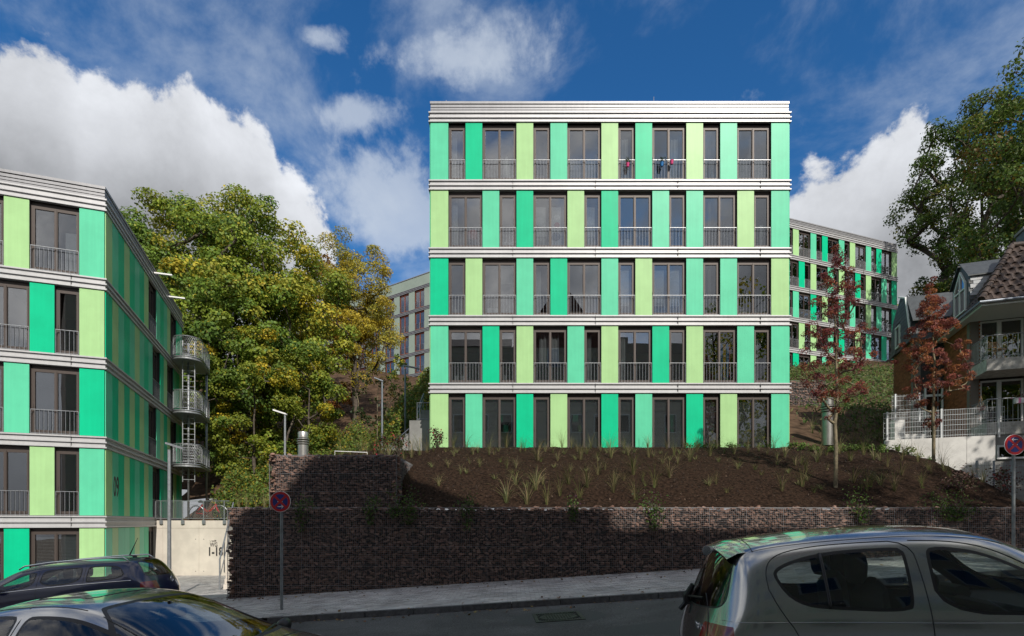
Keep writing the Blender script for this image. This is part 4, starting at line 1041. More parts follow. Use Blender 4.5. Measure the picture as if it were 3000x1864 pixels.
n = 160; Cc = np.random.normal(0, 1, (n, 3))*[.25, .06, .06]+[.42, 0, .26]
place('plants', quads_mesh('plants', leaves(Cc, np.tile([0, 0, 1.], (n, 1)), .06), pal([(.06, .1, .03), (.12, .1, .05), (.3, .1, .15)], n), leafmat('leaf')), fb)
hb = empty('hanging_pot', hl(.05, -.9, 4.55), 0, 'terracotta pink pot hanging on cords at the balcony corner', 'flower pot')
MB().lathe([(.06, 0), (.13, .08), (.15, .14), (.12, .14), (.1, .1)], 16).build('bowl', mat('terracotta', (.42, .16, .13), .8), hb, True, 40)
b = MB()
for a in (0, 2.1, 4.2): b.tube([(.14*math.cos(a), .14*math.sin(a), .14), (0, 0, .62)], .006, 4)
b.build('cord', m_wood, hb)
wc = empty('watering_can', hl(1.95, -1.52, 4.45), a_h, 'pale blue watering can hooked on the lower balcony railing', 'watering can')
m_can = mat('pale_blue_plastic', (.42, .60, .62), .5)
MB().lathe([(.08, 0), (.10, .02), (.09, .24), (.06, .26)], 14).build('body', m_can, wc, True, 40); MB().tube([(.08, 0, .06), (.2, 0, .2), (.26, 0, .26)], [.025, .018, .03], 8).build('spout', m_can, wc); MB().tube([(-.09, 0, .06), (-.17, 0, .14), (-.14, 0, .26), (-.04, 0, .3)], .013, 6).build('handle', m_can, wc)
# ---- white retaining wall with bar fence below the house
W0, W1 = Vector((15.1, 22.5, 0)), Vector((18.45, 21.23, 0)); dw = (W1-W0); Lw = dw.length; aw = math.atan2(dw.y, dw.x)
rw = empty('garden_wall', W0, aw, 'low white concrete garden wall below the brick house', 'garden wall')
m_wconc = mat('white_concrete', (.62, .61, .58), .8, var=.14, vs=1.5)
for k in range(4): MB().box(Lw*k/4+.006, Lw*(k+1)/4-.006, 0, .25, .6, 3.33).build('wall_panel', m_wconc, rw)
MB().box(.01, Lw, .01, .24, .6, 3.31).build('joint_fill', m_concg, rw)
def bar_fence(p0, p1, z0, z1, nposts, label, m_=None, zslope=0, over=0):
    d_ = Vector(p1)-Vector(p0); L_ = d_.length; t = empty('bar_fence', (p0[0], p0[1], 0), math.atan2(d_.y, d_.x), label, 'fence'); m_ = m_ or m_steel
    b = MB(); n = round(L_/.055)
    for k in range(n+1): x = L_*k/n; q = zslope*x; b.box(x-.0035, x+.0035, .02, .027, z0+q, z1+q)
    zr = z0+.06
    while zr < z1: b.prism([(0, .012, zr), (L_, .012, zr+zslope*L_), (L_, .02, zr+zslope*L_), (0, .02, zr)], .012); b.prism([(0, .027, zr), (L_, .027, zr+zslope*L_), (L_, .035, zr+zslope*L_), (0, .035, zr)], .012); zr += .2 if z1-z0 < 1.6 else .2
    b.build('bar_panel', m_, t)
    for k in range(nposts):
        x = .12+(L_-.3)*k/(nposts-1); q = zslope*x; MB().box(x-.03, x+.03, -.03, .01, z0-.1+q, z1+.03+q).build('post', m_, t)
m_fwh = mat('white_galvanised', (.62, .64, .65), .45, .3)
bar_fence(W0+Vector((0, .1, 0)), W1+Vector((.35, 0, 0)), 3.36, 4.45, 3, 'white bar fence on top of the low white garden wall', m_fwh)
A, B = at(2614, 0, 24.6), at(2707, 0, 24.3)
bar_fence((A.x, A.y, 0), (B.x, B.y, 0), 4.5, at(0, 1156, 24.5).z, 2, 'white bar fence standing higher, behind the garden wall fence', m_fwh)
ub = empty('garden_block', (A.x+.05, A.y-.1, 0), 0, 'small white concrete block under the higher bar fence', 'concrete block')
MB().box(0, 1.4, 0, .3, 2.5, 3.9).build('lower_course', m_wconc, ub); MB().box(0, .45, 0, .3, 3.9, 4.52).build('upper_course', m_wconc, ub)
A, B = at(2850, 1352, 19.5), at(3040, 1330, 18.0)
bar_fence((A.x, A.y, 0), (B.x, B.y, 0), A.z-1.2, A.z, 4, 'grey bar fence going down to the street at the right edge', m_steeld, zslope=-.1)
# ------------------------------------------------------------------ houses across the street, behind the viewer
m_plas = mat('cream_plaster', (.52, .46, .36), .9, var=.08, vs=.6); m_bkd = mat('dark_brick', (.16, .07, .05), .9, var=.3, vs=3)
HY0 = -4.6          # front of the row behind the viewer
def shp(X, Y, Z): t_ = (HY0-Y)/SUN.y; return (X+SUN.x*t_, Z+SUN.z*t_+2)     # where a sun ray through a point crosses that front
oh = empty('town_house', (0, HY0, -2), 0, 'tall plastered town house with a pointed gable across the street, behind the viewer', 'house')
za = shp(-9.4, 17, -2.13)[1]; xa_, _z = shp(-7.62, 15, -.43); zd = shp(3, 15, .45)[1]; xf, zf_ = shp(-.1, 15.5, .42); xe, ze = shp(-3.7, 18.2, 1.9); x1_ = shp(2.7, 15, .4)[0]; x2_ = shp(8.2, 15, .4)[0]; zl_ = shp(5, 15, -.12)[1]
b = MB(); b.box(-15, xa_-.3, -11, 0, -1, za); b.box(xa_-.3, xf, -11, .0, -1, za-.01); b.box(xf, x1_, -11, 0, -1, zd); b.box(x1_, x2_, -11, 0, -1, zl_); b.build('wall', m_plas, oh)
xp = xe-.9; zp = ze+.9
MB().prism([(xa_-.3, .02, za-.1), (xf+.15, .02, za-.1), (xf+.15, .02, zf_-.25), (xp, .02, zp)], 10.9, (0, -1, 0)).build('gable', m_bkd, oh)
b = MB(); xq = xa_-.3; b.prism([(-15.2, .05, za-.06), (xq, .05, za-.06), (xq, -5.5, za+2.4), (-15.2, -5.5, za+2.4)], .1); b.prism([(-15.2, -11.3, za-.06), (-15.2, -5.5, za+2.4), (xq, -5.5, za+2.4), (xq, -11.3, za-.06)], .1); b.build('roof', m_tile, oh)
for fl in range(6):
    for k in range(14):
        x = -14+k*2.15; z = 1.2+fl*3.0
        if z+1.9 > min(za, zl_) and k != 9 and k != 8: continue
        w = MB().box(x, x+1.1, .0, .05, z, z+1.7).build('window', m_pvc, oh); MB().box(x+.08, x+1.02, .05, .06, z+.08, z+1.62).build('pane', m_hglass, w)
# ------------------------------------------------------------------ cars
def chaikin(p, n=2, closed=True):
    for _ in range(n):
        q = []; m = len(p)
        for i in range(m if closed else m-1):
            a, b = p[i], p[(i+1) % m]; q += [(a[0]*.75+b[0]*.25, a[1]*.75+b[1]*.25), (a[0]*.25+b[0]*.75, a[1]*.25+b[1]*.75)]
        p = q
    return p
def poly_sd(P, poly):
    """signed distance of 2-D points P (n,2) to a closed polygon, negative inside"""
    P = np.asarray(P); d = np.full(len(P), 1e9); ins = np.zeros(len(P), bool); m = len(poly)
    for i in range(m):
        a = np.array(poly[i]); b = np.array(poly[(i+1) % m]); e = b-a; w = P-a
        t = np.clip((w @ e)/(e @ e+1e-12), 0, 1); q = w-t[:, None]*e; d = np.minimum(d, (q*q).sum(1))
        c = ((a[1] > P[:, 1]) != (b[1] > P[:, 1])); xi = a[0]+(P[:, 1]-a[1])/(b[1]-a[1]+1e-12)*(b[0]-a[0]); ins ^= c & (P[:, 0] < xi)
    d = np.sqrt(d); return np.where(ins, -d, d)
def clip_poly(pts, sd, side):
    out = []; n = len(pts)
    for i in range(n):
        a, b, sa, sb = pts[i], pts[(i+1) % n], sd[i]*side, sd[(i+1) % n]*side
        if sa <= 0: out.append((a, sd[i]))
        if (sa < 0) != (sb < 0) and abs(sa-sb) > 1e-9:
            t = sa/(sa-sb); out.append((a+(b-a)*t, 0.))
    return [p for p, _ in out], [s for _, s in out]
def soup(name, polys, m, parent, smooth=True, ang=35):
    idx = {}; V = []; Fc = []
    for p in polys:
        f = []
        for c in p:
            k = (round(c[0], 4), round(c[1], 4), round(c[2], 4))
            if k not in idx: idx[k] = len(V); V.append(tuple(c))
            if not f or f[-1] != idx[k]: f.append(idx[k])
        if len(f) > 2 and f[0] == f[-1]: f.pop()
        if len(set(f)) == len(f) and len(f) > 2: Fc.append(f)
    b = MB(); b.v = V; b.f = Fc
    return b.build(name, m, parent, smooth, ang)
def body_polys(stations, warp=(.2, .75, .22, .7)):
    rings = []
    for (x, zb, w, zs_, ws, zt, wr, cr) in stations:
        zr = zt-cr
        h = [(0, zb), (w*.8, zb), (w*.96, zb+.07), (w, zb+.3*(zs_-zb)), (w*.995, zs_-.13), (ws, zs_), (ws*.52+wr*.48+.012, zs_+(zr-zs_)*.52), (wr, zr), (wr-.075, zr+cr*.52), (wr*.5, zt-cr*.12), (0, zt)]
        rings.append([Vector((x, a, b_)) for a, b_ in h]+[Vector((x, -a, b_)) for a, b_ in h[-2:0:-1]])
    n = len(rings[0]); b = MB()
    for r_ in rings: b.v += [tuple(p) for p in r_]
    for i in range(len(rings)-1):
        for k in range(n): b.f.append((i*n+k, i*n+(k+1) % n, (i+1)*n+(k+1) % n, (i+1)*n+k))
    for base in (0, (len(rings)-1)*n):
        for k in range(10):
            f = [base+k, base+k+1, base+(n-k-1) % n, base+(n-k) % n]; f = list(dict.fromkeys(f)); b.f.append(tuple(f if base else f[::-1]))
    o = b.build('tmp_body', None); md = o.modifiers.new('s', 'SUBSURF'); md.levels = 3; md.render_levels = 3
    dg = bpy.context.evaluated_depsgraph_get(); me = o.evaluated_get(dg).to_mesh()
    V = [v.co.copy() for v in me.vertices]; Lc = stations[-1][0]; kr, er, kf, ef = warp
    for v in V:       # ends curve in plan
        q = min(1.2, abs(v.y)/.8)**2.2; v.x += kr*q*sm((er-v.x)/er)-kf*q*sm((v.x-Lc+ef)/ef)
    P = [list(p.vertices) for p in me.polygons]
    bpy.data.objects.remove(o); return V, P
m_seal = mat('black_trim', (.012, .012, .013), .45)
m_int = mat('dark_upholstery', (.045, .045, .046), .9, spec=.05)
m_dash = mat('grey_dashboard', (.07, .07, .071), .8, spec=.1)
m_rim = mat('alloy_rim', (.45, .45, .46), .35, .8)
m_cglass = glassmat('car_glass', (.70, .76, .73), 1.1, .02)
m_wglass = glassmat('windscreen_glass', (.62, .70, .68), 1.35, .05)
m_tail = mat('red_tail_lamp', (.22, .012, .012), .15, coat=1)
m_chrome = mat('chrome', (.75, .75, .76), .12, 1.)
def make_car(label, stations, paint, sides, wind, rear, M, tail=None, gaps=(), topgaps=(), rgaps=(), seats=(), steer=None, wheels=(), tailname='tail_light'):
    t = empty('parked_car', (0, 0, 0), 0, label, 'car'); t.matrix_world = M
    V, P = body_polys(stations); A = np.array([v[:] for v in V])
    bvh = BVHTree.FromPolygons([v[:] for v in V], P)
    cur = []
    for f in P:
        pts = [V[i] for i in f]; n = (pts[1]-pts[0]).cross(pts[2]-pts[0]); n = n.normalized() if n.length > 1e-12 else Vector((0, 0, 1)); cur.append((pts, n))
    specs = [('side_window', lambda c: (c[0], c[2]), pg, (lambda n, c, s=s: n.y*s > .45 and c.y*s > .3), m_cglass) for pg in sides for s in (1, -1)]
    if wind: specs.append(('windscreen', lambda c: (c[1], c[2]), wind, lambda n, c: n.x > .2 and n.z > .1 and abs(n.y) < .75 and c.x > 1.5, m_wglass))
    if rear: specs.append(('rear_window', lambda c: (c[1], c[2]), rear, lambda n, c: n.x < -.2 and n.z > .02 and abs(n.y) < .8 and c.x < 1.4, m_cglass))
    for name, pr, pg, sel, gm in specs:
        pg = chaikin(pg, 2); bb = [min(p[0] for p in pg)-.1, max(p[0] for p in pg)+.1, min(p[1] for p in pg)-.1, max(p[1] for p in pg)+.1]
        rest = []; ins = []
        cand = []
        for pts, n in cur:
            c = pts[0]; q = pr(c)
            if sel(n, c) and bb[0] < q[0] < bb[1] and bb[2] < q[1] < bb[3]: cand.append((pts, n))
            else: rest.append((pts, n))
        if cand:
            allp = np.array([pr(c) for pts, n in cand for c in pts]); sd = poly_sd(allp, pg); k = 0
            for pts, n in cand:
                s = list(sd[k:k+len(pts)]); k += len(pts)
                if max(s) <= 0: ins.append((pts, s, n))
                elif min(s) >= 0: rest.append((pts, n))
                else:
                    pi, si = clip_poly(pts, s, 1); po, so = clip_poly(pts, s, -1)
                    if len(pi) > 2: ins.append((pi, si, n))
                    if len(po) > 2: rest.append((po, n))
        cur = rest; gl_, se = [], []
        for pts, s, n in ins:
            s2 = [q+(.022 if name == 'side_window' else .012) for q in s]
            if max(s2) <= 0: gl_.append(pts)
            elif min(s2) >= 0: se.append(pts)
            else:
                a, _ = clip_poly(pts, s2, 1); b_, _ = clip_poly(pts, s2, -1)
                if len(a) > 2: gl_.append(a)
                if len(b_) > 2: se.append(b_)
        w = soup(name, gl_, gm, t)
        soup('seal', se, m_seal, w)
    if tail:
        lit = []; rest = []
        for pts, n in cur:
            s = [tail(c) for c in pts]
            if max(s) <= 0: lit.append(pts)
            elif min(s) >= 0: rest.append((pts, n))
            else:
                a, _ = clip_poly(pts, s, 1); b_, _ = clip_poly(pts, s, -1)
                if len(a) > 2: lit.append(a)
                if len(b_) > 2: rest.append((b_, n))
        cur = rest
        for s in (-1, 1): soup(tailname, [p for p in lit if p[0].y*s > 0], m_tail, t)
    soup('body', [p for p, n in cur], paint, t, True, 60)
    soup('inner_lining', [[c-n*.03 for c in p] for p, n in cur if p[0].z > .45], m_int, t, False, None)
    def ray(o, d):
        r_ = bvh.ray_cast(Vector(o), Vector(d)); return r_[0]
    def strip(pts, r, nm, mm, closed=False):
        pts = [p for p in pts if p is not None]
        if len(pts) > 1: MB().tube(pts, r, 5, closed=closed).build(nm, mm, t, True)
    def dense(pl, n=10):
        out = []
        for a, b_ in zip(pl, pl[1:]): out += [(a[0]+(b_[0]-a[0])*k/n, a[1]+(b_[1]-a[1])*k/n) for k in range(n)]
        return out+[pl[-1]]
    for pl, r_, nm, mm in gaps:
        if len(pl) > 3: pl = [pl[0]]+chaikin(pl, 2, False)+[pl[-1]]
        for s in (-1, 1): strip([ray((x, s*3, z), (0, -s, 0)) for x, z in dense(pl, 4 if len(pl) > 8 else 10)], r_, nm, mm)
    for pl, r_, nm, mm in topgaps: strip([ray((x, y, 4), (0, 0, -1)) for x, y in dense(pl)], r_, nm, mm)
    for pl, r_, nm, mm in rgaps: strip([ray((-3, y, z), (1, 0, 0)) for y, z in dense(pl)], r_, nm, mm)
    for (x, y, z, head) in seats:
        b = MB(); b.box(x-.25, x+.28, y-.23, y+.23, z-.12, z+.02); s0 = len(b.v)
        b.tube([(0, 0, -.1), (-.03, 0, .25), (-.07, 0, .5), (-.1, 0, .56)], [.17, .2, .19, .12], 10); b.xf(Matrix.Translation((x-.2, y, z)) @ Matrix.Diagonal((.55, 1.15, 1, 1)), s0); b.build('seat', m_int, t, True, 50)
        if head:
            b = MB(); b.tube([(0, 0, -.11), (0, 0, -.07), (0, 0, .03), (0, 0, .1), (0, 0, .125)], [.09, .125, .14, .12, .06], 12); b.xf(Matrix.Translation((x-.32, y, z+.68)) @ Matrix.Diagonal((.5, 1, 1, 1))); b.build('headrest', m_int, t, True, 50)
    if steer:
        x, y, z = steer; b = MB(); b.tube([(0, .185*math.cos(a), .185*math.sin(a)) for a in np.linspace(0, 6.283, 25)[:-1]], .017, 8, closed=True); b.tube([(-.0, -.17, 0), (.03, 0, -.02), (0, .17, 0)], .022, 6); b.tube([(.02, 0, -.01), (.3, 0, -.1)], .05, 8)
        b.xf(Matrix.Translation((x, y, z)) @ Matrix.Rotation(R(22), 4, 'Y')); b.build('steering_wheel', m_int, t, True, 50)
        b = MB(); b.prism([(x+.22, -.62, z-.35), (x+.22, .62, z-.35), (x+.18, .66, z-.02), (x+.25, .66, z+.04), (x+.25, -.66, z+.04), (x+.18, -.66, z-.02)][:4], .01)
        s0 = len(b.v); b.box(x+.15, x+.8, -.68, .68, z-.4, z-.02); b.tube([(x+.2, y-.2, z+.02), (x+.2, y+.2, z+.02)], .07, 8); b.tube([(x+.17, -.62, z-.05), (x+.17, .62, z-.05)], .06, 8); b.build('dashboard', m_dash, t, True, 40)
    L_ = stations[-1][0]
    MB().box(.35, L_-.9, -.62, .62, .36, .5).build('floor', m_int, t)
    for wx in wheels:
        for s in (-1, 1):
            y = s*(stations[len(stations)//2][2]-.09)
            b = MB().lathe([(.19, -.09), (.27, -.1), (.295, -.06), (.295, .06), (.27, .1), (.19, .09)], 28); b.xf(Matrix.Translation((wx, y, .295)) @ Matrix.Rotation(R(90), 4, 'X')); w = b.build('wheel', m_rub, t, True, 40)
            b = MB().lathe([(.19, -.085), (.17, -.03), (.03, -.06), (.03, .06), (.17, .03), (.19, .085)], 24); b.xf(Matrix.Translation((wx, y, .295)) @ Matrix.Rotation(R(90), 4, 'X')); b.build('rim', m_rim, w, True, 40)
    return t, ray
def carM(x, y, z, slope, flip=False, yaw=0):
    M = Matrix.Translation((x, y, z)) @ Matrix.Rotation(R(yaw), 4, 'Z') @ Matrix.Rotation(-math.atan(slope), 4, 'Y')
    return M @ Matrix.Rotation(math.pi, 4, 'Z') if flip else M
def paint(name, c, rough=.19, metal=.9):
    return mat(name, c, rough, metal, coat=1., var=.03, vs=200)
m_silver = paint('silver_paint', (.38, .39, .385)); m_silver2 = paint('pale_silver_paint', (.38, .395, .41)); m_navy = paint('navy_paint', (.005, .010, .050), .35, .15)
GP = .0042
# ---- silver hatchback, right foreground
ST = [(0, .35, .62, .60, .60, .66, .50, .03), (.05, .28, .74, .72, .72, .80, .60, .04), (.12, .25, .79, .86, .765, .97, .61, .06), (.22, .24, .81, .93, .79, 1.19, .61, .08), (.33, .24, .82, .96, .80, 1.40, .60, .09), (.43, .24, .825, .968, .806, 1.472, .60, .10),
      (.75, .23, .83, .97, .812, 1.512, .605, .105), (1.2, .23, .83, .952, .815, 1.545, .612, .11), (1.64, .23, .83, .935, .815, 1.555, .612, .115), (2.0, .23, .83, .925, .815, 1.535, .605, .12), (2.3, .23, .83, .915, .81, 1.45, .58, .12),
      (2.6, .23, .83, .905, .81, 1.24, .61, .10), (2.92, .24, .83, .89, .80, 1.01, .67, .05), (3.2, .25, .81, .86, .77, .93, .62, .05), (3.45, .27, .74, .78, .70, .83, .55, .05), (3.61, .33, .60, .62, .58, .68, .45, .04)]
SW = [[(.60, 1.24), (.635, 1.15), (.69, 1.07), (.78, 1.015), (.90, .99), (1.47, .955), (1.50, 1.03), (1.515, 1.36), (1.50, 1.395), (1.3, 1.395), (1.06, 1.385), (.88, 1.36), (.73, 1.32), (.64, 1.28)],
      [(1.63, .945), (1.64, 1.36), (1.68, 1.39), (1.8, 1.388), (2.02, 1.345), (2.3, 1.2), (2.62, .975), (2.62, .935), (2.4, .92)]]
RW = [(0, 1.41), (.42, 1.40), (.50, 1.37), (.545, 1.3), (.62, 1.08), (.615, 1.0), (.54, .965), (0, .94), (-.54, .965), (-.615, 1.0), (-.62, 1.08), (-.545, 1.3), (-.50, 1.37), (-.42, 1.40)]
WS = [(0, 1.435), (.45, 1.40), (.52, 1.35), (.66, 1.06), (.62, 1.02), (0, 1.03), (-.62, 1.02), (-.66, 1.06), (-.52, 1.35), (-.45, 1.40)]
X0c = 1.235
door = [(.56, 1.13), (.555, 1.25), (.60, 1.335), (.70, 1.385), (.9, 1.42), (1.2, 1.437), (1.56, 1.44)]
hatch, ray = make_car('silver hatchback parked in the right foreground, facing right', ST, m_silver, SW, WS, RW, carM(1.494, 4.87, -1.66, .045, yaw=-9.5) @ Matrix.Diagonal((1, 1, 1.015, 1)),
     tail=lambda c: max(c.z-.865, .64-c.z, .46-abs(c.y), c.x-.30, (abs(c.y)-.46)*-.2+ (c.z-.865)),
     gaps=[(door+[(1.58, 1.2), (1.60, .5)], GP, 'door_gap', m_seal), ([(.56, 1.13), (.62, .98), (.74, .8), (.8, .5)], GP, 'door_gap', m_seal), ([(1.56, 1.44), (1.85, 1.425), (2.1, 1.36), (2.36, 1.2), (2.72, .93), (2.74, .5)], GP, 'door_gap', m_seal),
           ([(.19, 1.06), (.17, .90), (.14, .76)], GP, 'hatch_gap', m_seal), ([(.95, 1.37), (.95, .99)], .012, 'window_divider', m_seal), ([(.24, .90), (.8, .905), (1.6, .885), (2.7, .87)], .003, 'crease', m_silver)],
     topgaps=[([(.50, -.56), (.52, 0), (.50, .56)], GP, 'roof_gap', m_seal), ([(.5, -.555), (1.2, -.565), (1.9, -.56), (2.2, -.54)], .003, 'roof_seam', m_seal), ([(.5, .555), (1.2, .565), (1.9, .56), (2.2, .54)], .003, 'roof_seam', m_seal)],
     seats=[(1.62, -.36, .55, True), (1.62, .36, .55, True), (.85, -.3, .6, True), (.85, .3, .6, True)], steer=(2.12, .36, .93), wheels=(.62, 2.98))
# spoiler lip, wiper, badge, mirrors
b = MB(); n = 12
for k in range(n+1):
    y = -.545+1.09*k/n; e = 1-abs(y/.57)**3*.25; zt = 1.470-.09*abs(y/.57)**2.2
    b.v += [(.54, y, zt+.008), (.40, y, zt-.004), (.285+.05*(1-e)*3, y, zt-.045), (.30+.05*(1-e)*3, y, zt-.075), (.40, y, zt-.10)]
for k in range(n):
    for j in range(4): b.f.append((5*k+j, 5*k+j+1, 5*k+5+j+1, 5*k+5+j))
b.build('spoiler', m_silver, hatch, True, 50)
b = MB(); b.tube([(.085, .06, .93), (.09, .05, 1.0), (.14, .02, 1.1)], [.03, .035, .02], 8); b.tube([(.085, .05, .95), (.03, .08, .88)], .022, 8); b.tube([(.16, -.35, 1.03), (.10, .0, 1.0)], .010, 6); b.build('rear_wiper', m_seal, hatch)
q = ray((-3, -.42, .80), (1, 0, 0)) or Vector((.04, -.4, .8))
text('badge', 'YARIS', .062, m_chrome, (q.x-.012, q.y+.10, q.z), (R(84), 0, R(-90)), hatch)
for s in (-1, 1):
    b = MB(); b.tube([(2.42, s*.80, .99), (2.40, s*.9, 1.0), (2.40, s*.97, 1.02), (2.41, s*1.02, 1.02)], [.03, .075, .085, .04], 10); b.build('door_mirror', m_silver, hatch, True)
MB().box(2.305, 2.318, .86, .99, .965, 1.075).build('mirror_glass', m_chrome, hatch)
MB().tube([(2.02, -.12, 1.37), (2.02, .12, 1.37)], .035, 8).build('rear_view_mirror', m_seal, hatch)
b = MB(); b.box(2.3, 2.36, -.15, .15, .62, .86); b.build('radio_console', m_seal, hatch)
# ---- pale silver saloon, left foreground
ST = [(0, .4, .6, .7, .58, .78, .5, .03), (.1, .3, .78, .86, .74, .95, .62, .05), (.45, .26, .84, .92, .80, 1.03, .66, .05), (.75, .25, .86, .93, .83, 1.15, .64, .07), (1.1, .25, .87, .93, .84, 1.32, .60, .09), (1.5, .25, .87, .93, .84, 1.39, .60, .10), (1.9, .25, .87, .925, .84, 1.40, .60, .10),
      (2.2, .25, .87, .92, .84, 1.365, .595, .10), (2.5, .25, .87, .915, .84, 1.255, .60, .09), (2.85, .25, .87, .90, .84, 1.10, .63, .07), (3.15, .25, .87, .89, .83, .99, .70, .045), (3.5, .25, .87, .87, .82, .935, .68, .05), (4.0, .27, .82, .80, .76, .86, .6, .05), (4.25, .32, .68, .66, .62, .72, .5, .04)]
SW = [[(1.72, .96), (1.70, 1.25), (1.74, 1.275), (2.05, 1.27), (2.3, 1.22), (2.95, 1.0), (2.95, .955)], [(.85, .98), (1.1, 1.2), (1.3, 1.26), (1.6, 1.275), (1.64, 1.25), (1.66, .96)]]
WS = [(0, 1.345), (.42, 1.325), (.52, 1.29), (.74, 1.02), (.72, 1.0), (.4, 1.0), (0, 1.0), (-.4, 1.0), (-.72, 1.0), (-.74, 1.02), (-.52, 1.29), (-.42, 1.325)]
RW = [(0, 1.29), (.42, 1.27), (.5, 1.24), (.6, 1.08), (0, 1.06), (-.6, 1.08), (-.5, 1.24), (-.42, 1.27)]
Xs = -4.68
sal, ray = make_car('pale silver saloon cut by the lower left corner, its roof mirroring green panels', ST, m_silver2, SW, WS, RW, carM(-5.215, 5.115, -2.078, .022, yaw=-10) @ Matrix.Diagonal((1, 1, 1.045, 1)),
     tail=lambda c: max(c.z-.86, .6-c.z, .4-abs(c.y), c.x-.2),
     gaps=[([(1.66, 1.32), (1.69, .4)], GP, 'door_gap', m_seal), ([(.95, 1.2), (.9, .9), (.95, .4)], GP, 'door_gap', m_seal), ([(2.3, 1.26), (3.05, .97), (3.08, .4)], GP, 'door_gap', m_seal)],
     topgaps=[([(1.95, -.34), (1.99, -.28), (2.0, 0), (1.99, .28), (1.95, .34), (1.5, .36), (1.45, .3), (1.44, 0), (1.45, -.3), (1.5, -.36), (1.95, -.34)], GP, 'sunroof_gap', m_seal), ([(1.0, -.53), (1.6, -.545), (2.15, -.53)], .004, 'roof_seam', m_seal), ([(1.0, .53), (1.6, .545), (2.15, .53)], .004, 'roof_seam', m_seal),
              ([(3.22, -.66), (3.26, 0), (3.22, .66)], .006, 'bonnet_gap', m_seal)],
     seats=[(2.0, -.37, .48, True), (2.0, .37, .48, True), (1.2, -.35, .5, False), (1.2, .35, .5, False)], steer=(2.5, .37, .86), wheels=(.85, 3.4))
b = MB(); b.tube([(2.42, -.11, 1.2), (2.41, 0, 1.215), (2.42, .11, 1.2)], [.04, .045, .04], 8); b.xf(Matrix.Diagonal((1, 1, 1, 1))); b.build('rear_view_mirror', m_seal, sal, True)
MB().tube([(2.43, 0, 1.23), (2.38, 0, 1.3)], .015, 6).build('mirror_stem', m_seal, sal)
for s in (-1, 1):
    b = MB(); b.tube([(2.86, s*.82, .95), (2.86, s*.88, .955), (2.86, s*.95, .96), (2.87, s*.98, .96)], [.03, .06, .065, .03], 10); b.build('door_mirror', m_seal, sal, True)
for p_ in ([(3.1, .2, 1.005), (3.0, .55, 1.03)], [(3.12, -.45, 1.0), (3.02, -.05, 1.035)]): MB().tube(p_, .01, 5).build('wiper', m_seal, sal)
# ---- dark blue estate, left middle distance, facing left
ST = [(0, .38, .66, .66, .64, .72, .5, .03), (.06, .28, .78, .8, .76, .9, .62, .05), (.15, .25, .83, .93, .8, 1.05, .64, .07), (.32, .24, .855, .97, .83, 1.28, .625, .085), (.5, .24, .865, .98, .84, 1.42, .61, .09), (.7, .24, .87, .985, .845, 1.45, .61, .095), (1.3, .24, .87, .98, .85, 1.47, .615, .10), (2.0, .24, .87, .965, .85, 1.47, .615, .10),
      (2.5, .24, .87, .95, .85, 1.445, .605, .10), (2.75, .24, .87, .945, .85, 1.39, .595, .10), (3.1, .24, .87, .93, .84, 1.21, .62, .08), (3.5, .25, .87, .91, .83, .99, .69, .05), (3.9, .26, .85, .87, .80, .93, .64, .05), (4.3, .28, .76, .77, .70, .82, .55, .05), (4.48, .34, .62, .62, .58, .68, .45, .04)]
SW = [[(.60, 1.05), (.70, 1.24), (.80, 1.30), (.95, 1.325), (1.32, 1.335), (1.34, 1.30), (1.34, 1.03), (1.30, 1.02)], [(1.44, 1.02), (1.43, 1.30), (1.46, 1.34), (1.9, 1.338), (2.14, 1.325), (2.17, 1.28), (2.2, 1.01)], [(2.3, 1.0), (2.27, 1.28), (2.3, 1.31), (2.55, 1.28), (3.08, 1.03), (3.05, .98)]]
RW = [(0, 1.38), (.45, 1.365), (.53, 1.33), (.64, 1.08), (.62, 1.03), (0, 1.0), (-.62, 1.03), (-.64, 1.08), (-.53, 1.33), (-.45, 1.365)]
WS = [(0, 1.37), (.42, 1.34), (.52, 1.29), (.70, 1.03), (0, 1.02), (-.70, 1.03), (-.52, 1.29), (-.42, 1.34)]
wag, ray = make_car('dark blue estate car with roof rails parked facing left before the left block', ST, m_navy, SW, WS, RW, carM(-7.45, 12.4, -2.14, .08, True, 10),
     tail=lambda c: max(c.z-.93, .76-c.z, .5-abs(c.y), c.x-.34, .2*(abs(c.y)-.5)-.2),
     gaps=[([(1.38, 1.37), (1.39, .4)], GP, 'door_gap', m_seal), ([(2.22, 1.36), (2.25, .4)], GP, 'door_gap', m_seal), ([(.50, .985), (1.3, .995), (2.2, .985), (3.1, .955)], .011, 'chrome_strip', m_chrome)],
     topgaps=[], seats=[(2.2, -.37, .52, True), (2.2, .37, .52, True), (1.3, -.35, .52, True), (1.3, .35, .52, True)], steer=(2.75, .37, .9), wheels=(.95, 3.55))
for s in (-1, 1): MB().tube([(.62, s*.575, 1.385), (.72, s*.565, 1.465), (1.3, s*.56, 1.49), (2.1, s*.56, 1.485), (2.55, s*.565, 1.45), (2.65, s*.57, 1.39)], .016, 8).build('roof_rail', m_chrome, wag, True)
MB().tube([(.72, 0, 1.44), (.85, 0, 1.50), (.60, 0, 1.53)][:2]+[(.66, 0, 1.86)], [.03, .015, .004], 6).build('antenna', m_seal, wag)
MB().box(.468, .50, -.14, .14, 1.398, 1.416).build('brake_light', m_tail, wag)
q = ray((-3, 0, .88), (1, 0, 0)); b = MB(); b.tube([(q.x-.012, .062*math.cos(a), .9+.062*math.sin(a)) for a in np.linspace(0, 6.283, 21)[:-1]], .008, 6, closed=True); b.tube([(q.x-.012, .1, .893), (q.x-.012, -.02, .893), (q.x-.012, .02, .907), (q.x-.012, -.1, .907)], .006, 5); b.build('badge', m_chrome, wag)
